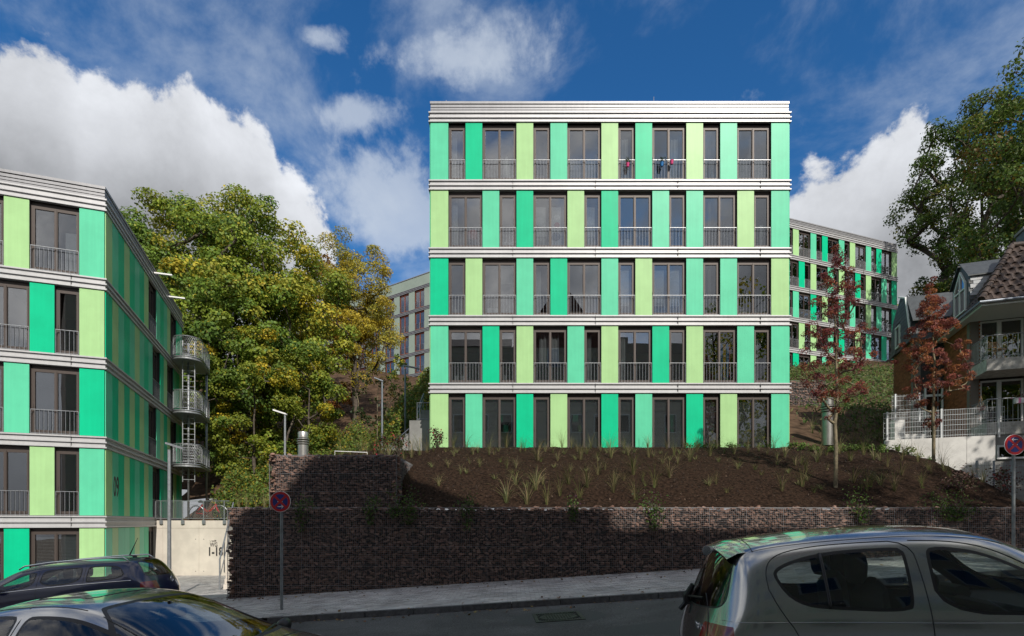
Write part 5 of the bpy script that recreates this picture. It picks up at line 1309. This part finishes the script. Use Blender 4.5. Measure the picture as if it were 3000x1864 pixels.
for s in (-1, 1):
    b = MB(); b.tube([(2.95, s*.83, 1.03), (2.93, s*.93, 1.05), (2.93, s*1.0, 1.06), (2.94, s*1.05, 1.06)], [.03, .075, .085, .04], 10); b.build('door_mirror', m_navy, wag, True)
ORD = ['first', 'second', 'third', 'fourth', 'fifth', 'sixth', 'seventh', 'eighth', 'ninth', 'tenth', 'eleventh', 'twelfth', 'thirteenth', 'fourteenth', 'fifteenth', 'sixteenth', 'seventeenth', 'eighteenth', 'nineteenth', 'twentieth', 'twenty-first', 'twenty-second', 'twenty-third', 'twenty-fourth', 'twenty-fifth', 'twenty-sixth', 'twenty-seventh', 'twenty-eighth', 'twenty-ninth', 'thirtieth', 'thirty-first', 'thirty-second', 'thirty-third', 'thirty-fourth']
# ------------------------------------------------------------------ trees, shrubs, grasses
m_bark = mat('grey_bark', (.085, .068, .052), .9, var=.4, vs=5, bump=.6, bs=25)
m_barky = mat('young_bark', (.17, .14, .085), .85, var=.35, vs=9, bump=.3, bs=40)
m_leaf = leafmat('leaf', .4)
def vnoise(d, seed):
    rs = np.random.RandomState(seed); K = rs.normal(0, 1.7, (6, 3)); ph = rs.uniform(0, 6.28, 6)
    return np.sin(d @ K.T+ph).mean(1)
def tree(name, label, base, top, rad, cbot, ncl, nlf, lsize, cols, w=None, tr=.2, bark=None, group=None, asp=.75, csig=.16, lean=(0, 0), seed=1, cw=1., stems=1, jit=.9, shape=2.2, cat='tree', hollow=.5, prof=None):
    rs = np.random.RandomState(seed); base = Vector(base); H = top-base.z
    t = empty(name, base, 0, label, cat, group); bark = bark or m_bark
    cz0, cz1 = cbot-base.z, H; cc = np.array([lean[0]*.6, lean[1]*.6, (cz0+cz1)/2]); rv = np.array([rad, rad*cw, (cz1-cz0)/2])
    d = rs.normal(0, 1, (ncl, 3)); d /= np.linalg.norm(d, axis=1, keepdims=True)
    rr_ = rs.uniform(hollow**3, 1, ncl)**(1/3)*(1+.34*vnoise(d*1.6, seed+5))
    pts = cc+d*rr_[:, None]*rv; taper = np.clip((pts[:, 2]-cz0)/(cz1-cz0), 0, 1)
    k = (1-np.abs(2*taper-1)**shape)**.5*.0+1.0
    if prof: sc_ = np.array([lerp_tab(a, prof) for a in taper])[:, None]; pts[:, :2] = np.array([lean[0]*.6, lean[1]*.6])+(pts[:, :2]-np.array([lean[0]*.6, lean[1]*.6]))*sc_
    pts = pts[pts[:, 2] > cz0*.9]; pts = pts[np.argsort(((pts-[0, 0, cz0*.6])**2).sum(1))]
    nodes = []; par = []
    for s in range(stems):
        a = 6.28*s/max(1, stems)+seed; sp = (0.0 if stems == 1 else .28*rad)
        prev = -1; nt_ = 8; tz = cz0+(cz1-cz0)*(.62 if stems == 1 else .55)
        for i in range(nt_+1):
            f = i/nt_; q = np.array([lean[0]*f*.6+sp*math.cos(a)*f**1.5+rs.normal(0, .012)*H*.5*f, lean[1]*f*.6+sp*math.sin(a)*f**1.5+rs.normal(0, .012)*H*.5*f, tz*f])
            nodes.append(q); par.append(prev); prev = len(nodes)-1
    for p in pts:
        N = np.array(nodes); dv = p-N; dist = np.linalg.norm(dv, axis=1); pen = np.where(N[:, 2] > p[2]-.1*dist, dist*1.5, 0)+np.where(N[:, 2] < cz0*.75, 4*H, 0)
        j = int(np.argmin(dist+pen)); m1 = N[j]*.5+p*.5+np.array([0, 0, -.06*dist[j]])+rs.normal(0, .05, 3)*dist[j]
        nodes.append(m1); par.append(j); nodes.append(p); par.append(len(nodes)-2)
    cnt = np.zeros(len(nodes)); 
    for i in range(len(nodes)-1, -1, -1):
        cnt[i] += .6
        if par[i] >= 0: cnt[par[i]] += cnt[i]
    rad_ = tr*np.sqrt(cnt/(cnt[0]*1.0))
    b = MB()
    for i in range(len(nodes)):
        if par[i] >= 0 and rad_[par[i]] > .006: b.tube([nodes[par[i]], nodes[i]], [min(rad_[par[i]], rad_[i]*1.5), rad_[i]], 6 if rad_[i] > tr*.25 else 4, cap=False)
    b.tube([(0, 0, -.4), nodes[0]], [tr*1.25, tr*1.08], 8)
    b.build('trunk', bark, t, True)
    tips = pts; per = rs.multinomial(nlf, np.ones(len(tips))/len(tips)); C_ = []; cl = []; NB = []
    pc = np.array(cols)[rs.choice(len(cols), len(tips), p=w)]
    for i, p in enumerate(tips):
        n = per[i]; s = csig*rad*rs.uniform(.8, 1.45)*1.45; dd = rs.normal(0, 1, (n, 3))+[0, 0, .35]; dd /= np.linalg.norm(dd, axis=1, keepdims=True); q = p+dd*(s*rs.uniform(.35, 1.05, (n, 1))**.6)*[1, 1, .72]; C_.append(q)
        mixw = rs.uniform(0, 1, (n, 1)) < .3; c2 = np.array(cols)[rs.choice(len(cols), n, p=w)]
        cl.append(np.where(mixw, c2, pc[i])*rs.normal(1, .16, (n, 1))*(1+rs.normal(0, .1)))
        o = (q-cc)/rv; NB.append(dd*.9+o*.35+[0, -.05, .35])
    C_ = np.concatenate(C_); cl = np.clip(np.concatenate(cl), .004, .9); NB = np.concatenate(NB)
    np.random.seed(seed)
    place('crown', quads_mesh('crown', leaves(C_, NB, lsize, asp, jit), cl, m_leaf), t)
    return t
GREEN = [(.15, .235, .034), (.235, .30, .038), (.11, .19, .038), (.33, .325, .04), (.43, .36, .035)]
YEL = [(.22, .26, .03), (.38, .32, .025), (.48, .36, .03), (.13, .20, .03)]
GOLD = [(.36, .31, .04), (.44, .35, .04), (.27, .27, .045), (.50, .38, .035)]
def on_hill(px, Y): X = (px-CX)*Y/F; return (X, Y, hill(X, Y))
def topz(py, Y): return (HY-py)*Y/F
G1 = 'maples on the slope between the blocks'
spec = [(372, 41, 610, 3.9, 60, 'dark green maple half hidden behind the left block', [.42, .22, .28, .06, .02], GREEN),
        (520, 44, 552, 4.4, 90, 'tall olive green maple, leftmost full crown beside the left block', [.3, .3, .16, .18, .06], GREEN),
        (650, 42, 585, 4.7, 100, 'broad olive green maple in the middle of the tree group', [.2, .36, .12, .24, .08], GREEN),
        (785, 44, 580, 4.6, 100, 'large green maple right of the tree group centre, touching the white cloud', [.24, .32, .14, .2, .1], GREEN),
        (850, 41, 770, 3.6, 70, 'leafy green maple below the right side of the tree group', [.2, .36, .1, .24, .1], GREEN),
        (545, 37.5, 790, 3.2, 60, 'dark green maple low in front beside the fire escape', [.46, .18, .3, .04, .02], GREEN),
        (700, 38.5, 800, 3.5, 70, 'mid green maple low in front of the tree group', [.34, .3, .2, .12, .04], GREEN),
        (745, 35.5, 960, 2.5, 40, 'low maple with bright yellow autumn leaves', [.4, .18, .07, .35], YEL),
        (905, 38, 1010, 2.3, 36, 'small yellow green maple at the right foot of the tree group', [.4, .14, .04, .42], YEL),
        (610, 34.5, 1030, 2.2, 36, 'low yellow green maple above the bicycle terrace', [.35, .08, .03, .54], YEL)]
for i, (px, Y, py, rd, ncl, lab, w_, pl) in enumerate(spec):
    b0 = on_hill(px, Y); tz = topz(py, Y); hh = tz-b0[2]
    tree('maple_tree', lab, b0, tz, rd, b0[2]+hh*(.18 if i < 5 else .06), ncl, int(ncl*300), .225 if i < 7 else .155, pl, w_, .2 if i < 5 else .12, group=G1, seed=20+i, stems=2 if i in (2, 3) else 1, csig=.16, jit=.6, hollow=.6)
b0 = on_hill(1040, 50); tree('golden_tree', 'slender golden brown tree standing alone right of the maples', b0, topz(665, 50), 3.5, b0[2]+3.0, 150, 42000, .19, GOLD, None, .2, seed=51, stems=3, csig=.15, jit=.8, asp=.5, hollow=.2)
b0 = on_hill(935, 60); tree('orange_tree', 'small orange brown autumn tree between the maples and the golden tree', b0, topz(735, 60), 3.6, b0[2]+3, 60, 9000, .24, [(.22, .085, .02), (.28, .12, .02), (.16, .09, .02)], None, .16, seed=52)
b0 = on_hill(985, 52); tree('orange_bush', 'low rusty orange bush at the foot of the golden tree', b0, topz(1110, 52), 1.7, b0[2]+.2, 24, 1500, .2, [(.22, .085, .02), (.28, .12, .02), (.12, .09, .02)], None, .06, seed=53, cat='bush')
b0 = on_hill(1172, 35); tree('young_tree', 'slim young green tree on the brown slope before the grey green block', b0, topz(1030, 35), .85, b0[2]+1.4, 26, 620, .15, GREEN, None, .04, m_barky, seed=54)
b0 = on_hill(1106, 28); tree('young_tree', 'dark leaved young tree beside the shorter grey lamp post', b0, topz(1095, 28), 1.15, b0[2]+1.6, 26, 620, .15, [(.03, .05, .015), (.06, .07, .02), (.1, .07, .02)], None, .04, m_barky, seed=55)
DK = [(.075, .13, .022), (.105, .16, .025), (.17, .17, .024), (.05, .098, .02)]
b0 = (48.2, 58, 16.5); tree('tall_tree', 'tall spreading tree with visible limbs behind the brick house', b0, topz(272, 58), 6.7, 24.0, 230, 42000, .24, DK, [.4, .3, .12, .18], .5, seed=61, stems=4, csig=.10, group='big trees behind the brick house', hollow=.35, jit=.6)
b0 = (44.3, 45.5, 11); tree('tall_tree', 'tallest dark tree cut by the right edge, its crown browning', b0, topz(150, 45.5), 6.4, 15, 190, 36000, .26, DK+[(.16, .10, .02)], [.33, .28, .12, .12, .15], .4, seed=62, stems=2, csig=.12, group='big trees behind the brick house', hollow=.35, jit=.8)
b0 = (46.0, 61, 17.5); tree('tall_tree', 'lower dark tree between the far green block and the brick house', b0, topz(820, 61), 3.4, 18.2, 70, 13000, .25, DK, None, .2, seed=63, csig=.16, group='big trees behind the brick house')
b0 = on_hill(2655, 88); tree('far_tree', 'small olive tree far off between the far green block and the house', b0, topz(880, 88), 4, b0[2]+1, 40, 2500, .4, GREEN, None, .2, seed=65)
RED = [(.22, .055, .058), (.28, .065, .058), (.16, .055, .06), (.30, .10, .05)]; RED2 = [(.26, .08, .062), (.32, .10, .055), (.36, .15, .055), (.21, .07, .065)]
Yr = 17.3; Xr = (2448-CX)*Yr/F; tree('red_ash_tree', 'slim young tree with open wine red foliage in front of the far green block', (Xr, Yr, bank(Xr, Yr)-.02), topz(722, Yr), .86, topz(1275, Yr), 150, 11000, .10, RED, None, .058, m_barky, 'young red leaved trees', .24, .11, seed=71, jit=1.4, hollow=.0, prof=[(0, .7), (.3, 1.3), (.5, 1.25), (.75, .75), (1, .25)])
Yr = 20.0; Xr = (2735-CX)*Yr/F; tree('red_ash_tree', 'slim young tree with dense rusty red foliage in front of the brick house', (Xr, Yr, bank(Xr, Yr)-.02), topz(800, Yr), .82, topz(1240, Yr), 170, 16000, .10, RED2, None, .055, m_barky, 'young red leaved trees', .24, .11, seed=72, jit=1.4, hollow=.0, prof=[(0, .6), (.3, 1.3), (.5, 1.2), (.75, .7), (1, .2)])
# trees behind the viewer that shade the right end of the street
tree('street_tree', 'leafy street tree across the road behind the viewer, nearer the road', (21.0, -5.5, zroad(21)), 21.5, 4.6, 5, 90, 5200, .35, GREEN, None, .25, seed=81, group='trees across the road behind the viewer')
tree('street_tree', 'leafy street tree across the road behind the viewer, farther right', (29, -6.5, zroad(29)), 22.5, 4.8, 5, 90, 5200, .35, GREEN, None, .25, seed=82, group='trees across the road behind the viewer')
tree('street_tree', 'leafy pavement tree out of view to the right that shades the bank end', (20.2, 12.7, zpav(20.2, 12.7)), 8.4, 3.2, 2.6, 70, 6000, .28, GREEN, None, .2, seed=83, group='pavement trees beyond the right edge')
tree('street_tree', 'taller pavement tree out of view to the right that shades the brick house', (26.3, 14.2, zpav(26.3, 14.2)), 17.5, 4.4, 4.5, 90, 8000, .3, GREEN, None, .25, seed=84, group='pavement trees beyond the right edge')
# undergrowth on the left slope
n = 130000; X_ = np.random.uniform(-22, -4.2, n); Y_ = np.random.uniform(26.8, 44, n)
keepm = (X_ > -12.3-.366*(Y_-19.73)) & (Y_ > 28.6-np.clip((X_+9)*.5, 0, 1.6)) & ~((X_ > -5.6) & (Y_ < 29)); X_, Y_ = X_[keepm], Y_[keepm]
hb_ = .5+.5*np.sin(X_*1.9+1.3*np.sin(Y_*.8))*np.sin(Y_*1.5+X_*.6); cov = np.clip(1-(X_+5)/3, .85, 1)
kp = np.random.rand(len(X_)) < cov; X_, Y_, hb_ = X_[kp], Y_[kp], hb_[kp]; n = len(X_)
hgt = np.random.rand(n)**.5*(.25+1.9*hb_*np.clip(-(X_+1)/5, .45, 1))
C_ = np.stack([X_, Y_, np.array([hill(a, c) for a, c in zip(X_, Y_)])+hgt+.03], 1)
und = pal([(.09, .155, .028), (.13, .185, .032), (.19, .21, .036), (.36, .28, .03), (.22, .13, .04)], n, [.36, .32, .16, .09, .07])
o = place('slope_undergrowth', quads_mesh('slope_undergrowth', leaves(C_, np.tile([0, -.5, .8], (n, 1)), .14, .8, .7), und, m_leaf)); o['kind'] = 'stuff'; o['label'] = 'dense green brambles and ivy covering the slope below the trees'
# rough grass on the right slope
n = 16000; X_ = np.random.uniform(16, 34, n); Y_ = np.random.uniform(27, 49, n); m_ = (X_ > 20.2) | (Y_ < 35.5); dz = np.random.rand(n)**2*.55
m_ &= np.random.rand(n) < np.clip((X_-17)/4, .1, 1); X_, Y_, dz = X_[m_], Y_[m_], dz[m_]; n = len(X_)
C_ = np.stack([X_, Y_, np.array([hill(a, c) for a, c in zip(X_, Y_)])+dz+.1], 1)
o = place('rough_grass', quads_mesh('rough_grass', leaves(C_, np.tile([.2, -.7, .3], (n, 1)), .30, .3, .5), pal([(.06, .11, .02), (.09, .14, .025), (.14, .15, .05), (.05, .09, .02)], n), m_leaf)); o['kind'] = 'stuff'; o['label'] = 'rough green grass on the slope right of the far gabion wall'
# small shrubs
def shrub(name, label, base, h, r, n, size, cols, w=None, group=None, asp=.7, seed=0):
    rs = np.random.RandomState(seed); t = empty(name, base, 0, label, 'shrub', group); K = max(6, n//30); d = rs.normal(0, 1, (K, 3)); d /= np.linalg.norm(d, axis=1, keepdims=True)
    cen = d*rs.uniform(.3, 1, (K, 1))*[r, r, h*.5]+[0, 0, h*.55]; b = MB()
    for c in cen: b.tube([(rs.normal(0, .03), rs.normal(0, .03), -.05), (c[0]*.4, c[1]*.4, c[2]*.5), tuple(c)], [.012, .008, .004], 4, cap=False)
    b.build('stems', m_bark, t)
    q = np.repeat(cen, n//K+1, 0)[:n]+rs.normal(0, 1, (n, 3))*r*.22; np.random.seed(seed); nb = q/np.array([r, r, h])+[0, -.2, .4]
    place('foliage', quads_mesh('foliage', leaves(q, nb, size, asp, .8), pal(cols, n, w), m_leaf), t); return t
def bloc(px, Y): X = (px-CX)*Y/F; return (X, Y, bank(X, Y)-.02)
shrub('red_shrub', 'small dark red leaved shrub at the left corner of the main block', bloc(1282, 22.3), .95, .36, 420, .075, [(.09, .02, .02), (.04, .03, .018), (.3, .02, .03), (.05, .045, .02)], [.4, .3, .08, .22], seed=3)
for i, (px, Y, lab) in enumerate(((1125, 20.5, 'green shrub with pink red tips left of the stair'), (1165, 21.2, 'green shrub with pink red tips at the foot of the stair railing'))):
    shrub('red_shrub', lab, bloc(px, Y), .85, .42, 420, .085, [(.05, .07, .02), (.08, .09, .03), (.42, .03, .05), (.07, .03, .02)], [.45, .25, .1, .2], seed=5+i)
shrub('red_shrub', 'low variegated pinkish shrub on the right end of the bank', bloc(2815, 17.0), .6, .5, 420, .08, [(.12, .06, .05), (.22, .14, .11), (.05, .05, .02)], None, seed=8)
shrub('red_shrub', 'dark reddish shrub on the bank by the right no stopping sign', bloc(2950, 17.3), .9, .6, 420, .08, [(.08, .03, .025), (.05, .05, .02), (.16, .03, .03)], None, seed=9)
rr = random.Random(8)
for i in range(16):
    px = 2330+i*33+rr.uniform(-10, 10); Y = 21.6+rr.uniform(-.5, .6)-(.9 if i > 10 else 0); shrub('ground_cover_plant', 'low bright green ground cover plant right of the main block, '+ORD[i]+' from left', bloc(px, Y), .28, .26, 130, .085, [(.10, .17, .03), (.07, .13, .025), (.14, .2, .04)], None, 'green ground cover plants', seed=30+i)
for i in range(9):
    px = 2010+i*30; shrub('ground_cover_plant', 'tiny green plant at the foot of the main block, '+ORD[i]+' from left', bloc(px+rr.uniform(-8, 8), 22.75), .2, .17, 60, .075, [(.10, .17, .03), (.07, .13, .025)], None, 'green plants along the block foot', seed=60+i)
def trailing(px, w, h, up, label, seed):
    rs = np.random.RandomState(seed); X = (px-CX)*15/F; t = empty('trailing_plant', (X, 15.1, GT), 0, label, 'plant', 'plants trailing over the long gabion wall'); n = int(420*w/.35)
    k = rs.rand(n)**1.5; q = np.stack([rs.normal(0, w*.5, n)*(1-.6*k), -.17-rs.rand(n)*.1, -k*h], 1); top = rs.rand(n) < .4
    q[top] = np.stack([rs.normal(0, w*.55, n), rs.normal(.05, .16, n), np.abs(rs.normal(0, up, n))+.02], 1)[top]
    b = MB()
    for j in range(7): x = rs.normal(0, w*.35); b.tube([(x*.3, .1, 0), (x*.6, -.1, .09), (x, -.19, -.05), (x*.9, -.19, -h*rs.uniform(.5, 1))], .006, 4, cap=False)
    b.build('stems', m_bark, t); np.random.seed(seed)
    place('foliage', quads_mesh('foliage', leaves(q, np.tile([0, -.8, .5], (n, 1)), .062, .6, .7), pal([(.04, .085, .015), (.06, .11, .02), (.09, .13, .02), (.07, .03, .05)], n, [.4, .32, .16, .12]), m_leaf), t)
for i, (px, w, h, up, lab) in enumerate([(885, .26, .65, .16, 'leftmost thick plant trailing over the long gabion wall, right of the sign pole'), (1088, .24, .45, .16, 'second trailing plant over the long gabion wall, in the shade'), (1200, .34, .45, .22, 'wide trailing plant at the right foot of the upper gabion wall'),
      (1368, .26, .6, .2, 'trailing plant on the long gabion wall below the left windows'), (1678, .18, .4, .18, 'small bright tipped trailing plant in the middle of the long gabion wall'), (1915, .34, .62, .24, 'bright sunlit trailing plant on the long gabion wall'),
      (2520, .34, .4, .26, 'dark trailing plant on the gabion wall above the hatchback roof'), (2790, .7, .35, .24, 'broad dark trailing plant at the right end of the gabion wall'), (1158, .2, .3, .3, 'pale green plant growing where the two gabion walls meet')]): trailing(px, w, h, up, lab, 90+i)
# ornamental grass tufts on the bank
m_grass = leafmat('grass_blade', .3)
def tuft_mesh(seed, h, n, spread, cols):
    rs = np.random.RandomState(seed); Q = []; cl = []
    for k in range(n):
        a = rs.uniform(0, 6.28); sp = spread*rs.uniform(.2, 1)*h; hh = h*rs.uniform(.55, 1.08); w = .0050*rs.uniform(.7, 1.2); b0 = np.array([math.cos(a), math.sin(a), 0])*rs.uniform(0, .05)
        d = np.array([math.cos(a), math.sin(a), 0]); sd = np.array([-d[1], d[0], 0]); sd = sd*.6+np.array([1, 0, 0])*.5; c = np.array(cols)[rs.choice(len(cols))]*rs.normal(1, .15)
        P_ = [b0+d*sp*f**2.2+np.array([0, 0, hh*(f-.28*(sp/h)*f**3.2)]) for f in (0, .3, .6, .82, 1.)]; wd = [w, w, w*.8, w*.5, .0008]
        for j in range(4): Q.append([P_[j]-sd*wd[j], P_[j]+sd*wd[j], P_[j+1]+sd*wd[j+1], P_[j+1]-sd*wd[j+1]]); cl.append(np.clip(c*(1 if j else .9), .01, 1))
    return quads_mesh('blades', np.array(Q), np.array(cl), m_grass)
GC = [(.10, .13, .035), (.15, .16, .05), (.26, .22, .10), (.08, .11, .03), (.32, .24, .13)]
TM = [tuft_mesh(200+k, .98, 36, (.8, 1.15, 1.5)[k % 3], GC) for k in range(7)]; TS = [tuft_mesh(220+k, .28, 26, 1.0, GC[:4]) for k in range(3)]
rows_ = [('tall grass tuft along the foot of the main block', [(px+rr.uniform(-18, 18), 22.2+rr.uniform(-.25, .3), rr.uniform(.7, 1.05)) for px in range(1320, 2260, 52)]),
 ('grass tuft in the upper left of the mulched bank', [(px, 21.0+rr.uniform(-.6, .5), rr.uniform(.55, .8)) for px in (1270, 1330, 1385, 1400, 1460, 1525, 1598, 1690, 1760, 1840)]),
 ('tall arching grass tuft in the middle of the mulched bank', [(px, Y, rr.uniform(.85, 1.15)) for px, Y in ((1484, 16.3), (1512, 17.4), (1545, 16.2), (1570, 17.0), (1603, 16.2), (1640, 16.7), (1665, 17.4), (1698, 16.6), (1720, 17.2), (1752, 18.2), (1797, 16.9), (1862, 16.5), (1855, 18.2), (1917, 17.2), (1962, 18.0), (2022, 19.6), (1900, 20.3), (1975, 20.6), (2080, 20.5), (2150, 20.9), (1575, 19.8), (1700, 19.9), (1790, 20.2))]),
 ('straw tinted grass tuft on the right part of the bank', [(px, Y, rr.uniform(.65, 1.0)) for px, Y in ((2330, 19.2), (2362, 18.4), (2300, 20.3), (2420, 20.6), (2395, 19.6), (2460, 20.9), (2490, 19.8), (2530, 20.8), (2560, 19.9), (2600, 19.0), (2640, 18.2), (2650, 20.6), (2690, 19.6), (2720, 18.6), (2500, 17.6), (2540, 17.0), (2580, 17.4), (2620, 17.0), (2760, 19.9), (2780, 18.0), (2850, 18.4), (2700, 17.2), (2880, 17.6), (2930, 18.0), (2350, 17.3), (2290, 17.0))]),
 ('tall grass tuft above the upper gabion wall, near the stair', [(px, 19.8+rr.uniform(-.8, 2.2), rr.uniform(.7, 1.2)) for px in list(range(1075, 1260, 22))+[1000, 1030, 1060]])]
rows_ += [('slender short grass tuft on the left half of the mulched bank', [(1290+i*27+rr.uniform(-9, 9), rr.uniform(17, 21.6), rr.uniform(.4, .65)) for i in range(22)]),
 ('slender short grass tuft on the right half of the mulched bank', [(1890+i*30+rr.uniform(-9, 9), rr.uniform(16.6, 21.6), rr.uniform(.4, .7)) for i in range(30)])]
k = 0
for lab, spots in rows_:
    for i, (px, Y, s) in enumerate(sorted(spots)):
        t = empty('grass_tuft', bloc(px, Y), rr.uniform(0, 6.28), lab+', '+ORD[i]+' from left', 'grass tuft', 'ornamental grass tufts on the bank'); o = place('blades', TM[k % 7], t); o.scale = (s, s, s); k += 1
for k in range(34):
    px = 1262+k*35+rr.uniform(-12, 12); Y = rr.uniform(16.4, 21.5); t = empty('grass_tuft', bloc(px, Y), rr.uniform(0, 6), 'very low green grass tuft in the mulch, '+ORD[k]+' from left', 'grass tuft', 'small grass tufts on the bank'); place('blades', TS[k % 3], t)
for k, (px, Y, z) in enumerate([(2380, 29.5, 5), (2415, 28.5, 5), (2450, 29, 5), (2480, 29.5, 5), (2500, 27, 4), (2510, 30, 5), (2540, 29, 5), (2545, 27, 4), (2570, 28, 5), (2590, 27.5, 4), (700, 17.2, 0), (725, 17.4, 0), (752, 17.1, 0), (775, 17.3, 0)]):
    X = (px-CX)*Y/F; t = empty('grass_tuft', (X, Y, bank(X, Y) if z == 0 else hill(X, Y)-.05), rr.uniform(0, 6), 'tall grass tuft on the slope behind the open red tree, '+ORD[k]+' from left' if z else 'grass tuft above the left end of the long gabion wall, '+ORD[k-10]+' from left', 'grass tuft', 'grass tufts on the far slope' if z else 'grass tufts at the left gabion end'); o = place('blades', TM[k % 7], t); o.scale = (1.2,)*3 if z else (.8,)*3
# flower pots hung on the top floor railings
def pot(px, py, pm, label, seed, plant=True):
    p = at(px, py, DM-.12); t = empty('flower_pot', p, 0, label, 'flower pot', 'pots hung on the top floor railings'); MB().lathe([(.05, -.16), (.075, 0), (.08, 0), (.07, -.01)], 12).build('pot', pm, t, True, 40)
    MB().box(-.07, .07, .06, .09, -.02, .0).build('hook', m_steeld, t)
    if plant:
        n = 70; rs = np.random.RandomState(seed); q = rs.normal(0, 1, (n, 3))*[.07, .05, .06]+[0, 0, .1]; place('plant', quads_mesh('plant', leaves(q, np.tile([0, 0, 1.], (n, 1)), .06), pal([(.05, .08, .02), (.09, .1, .03)], n), m_leaf), t)
pot(1839, 478, m_pink, 'dark pink pot with a bushy plant on a top floor railing', 1); pot(1939, 476, m_blue, 'blue pot with a bushy plant on a top floor railing', 2); pot(1968, 470, m_pink, 'empty bright pink pot on a top floor railing', 3, False)
v_ = at(1484, 525, DM+.55); vz = empty('floor_lamp', v_, 0, 'tall white paper floor lamp standing behind a top floor window', 'floor lamp'); MB().lathe([(.08, .02), (.09, .05), (.12, .3), (.11, .55), (.06, .85), (.05, .95), (.03, .96)], 14).build('shade', m_curt, vz, True, 40); MB().lathe([(.1, 0), (.1, .02)], 14).build('foot', m_core, vz)
v_ = at(1385, 723, DM+.6); ac = empty('armchair', v_, 0, 'small red armchair behind a fourth floor window', 'chair'); MB().lathe([(.22, .2), (.26, .3), (.27, .5), (.2, .62), (.05, .66)], 16).build('shell', m_red, ac, True, 50); MB().lathe([(.15, 0), (.03, .03), (.03, .2)], 12).build('foot', m_core, ac)
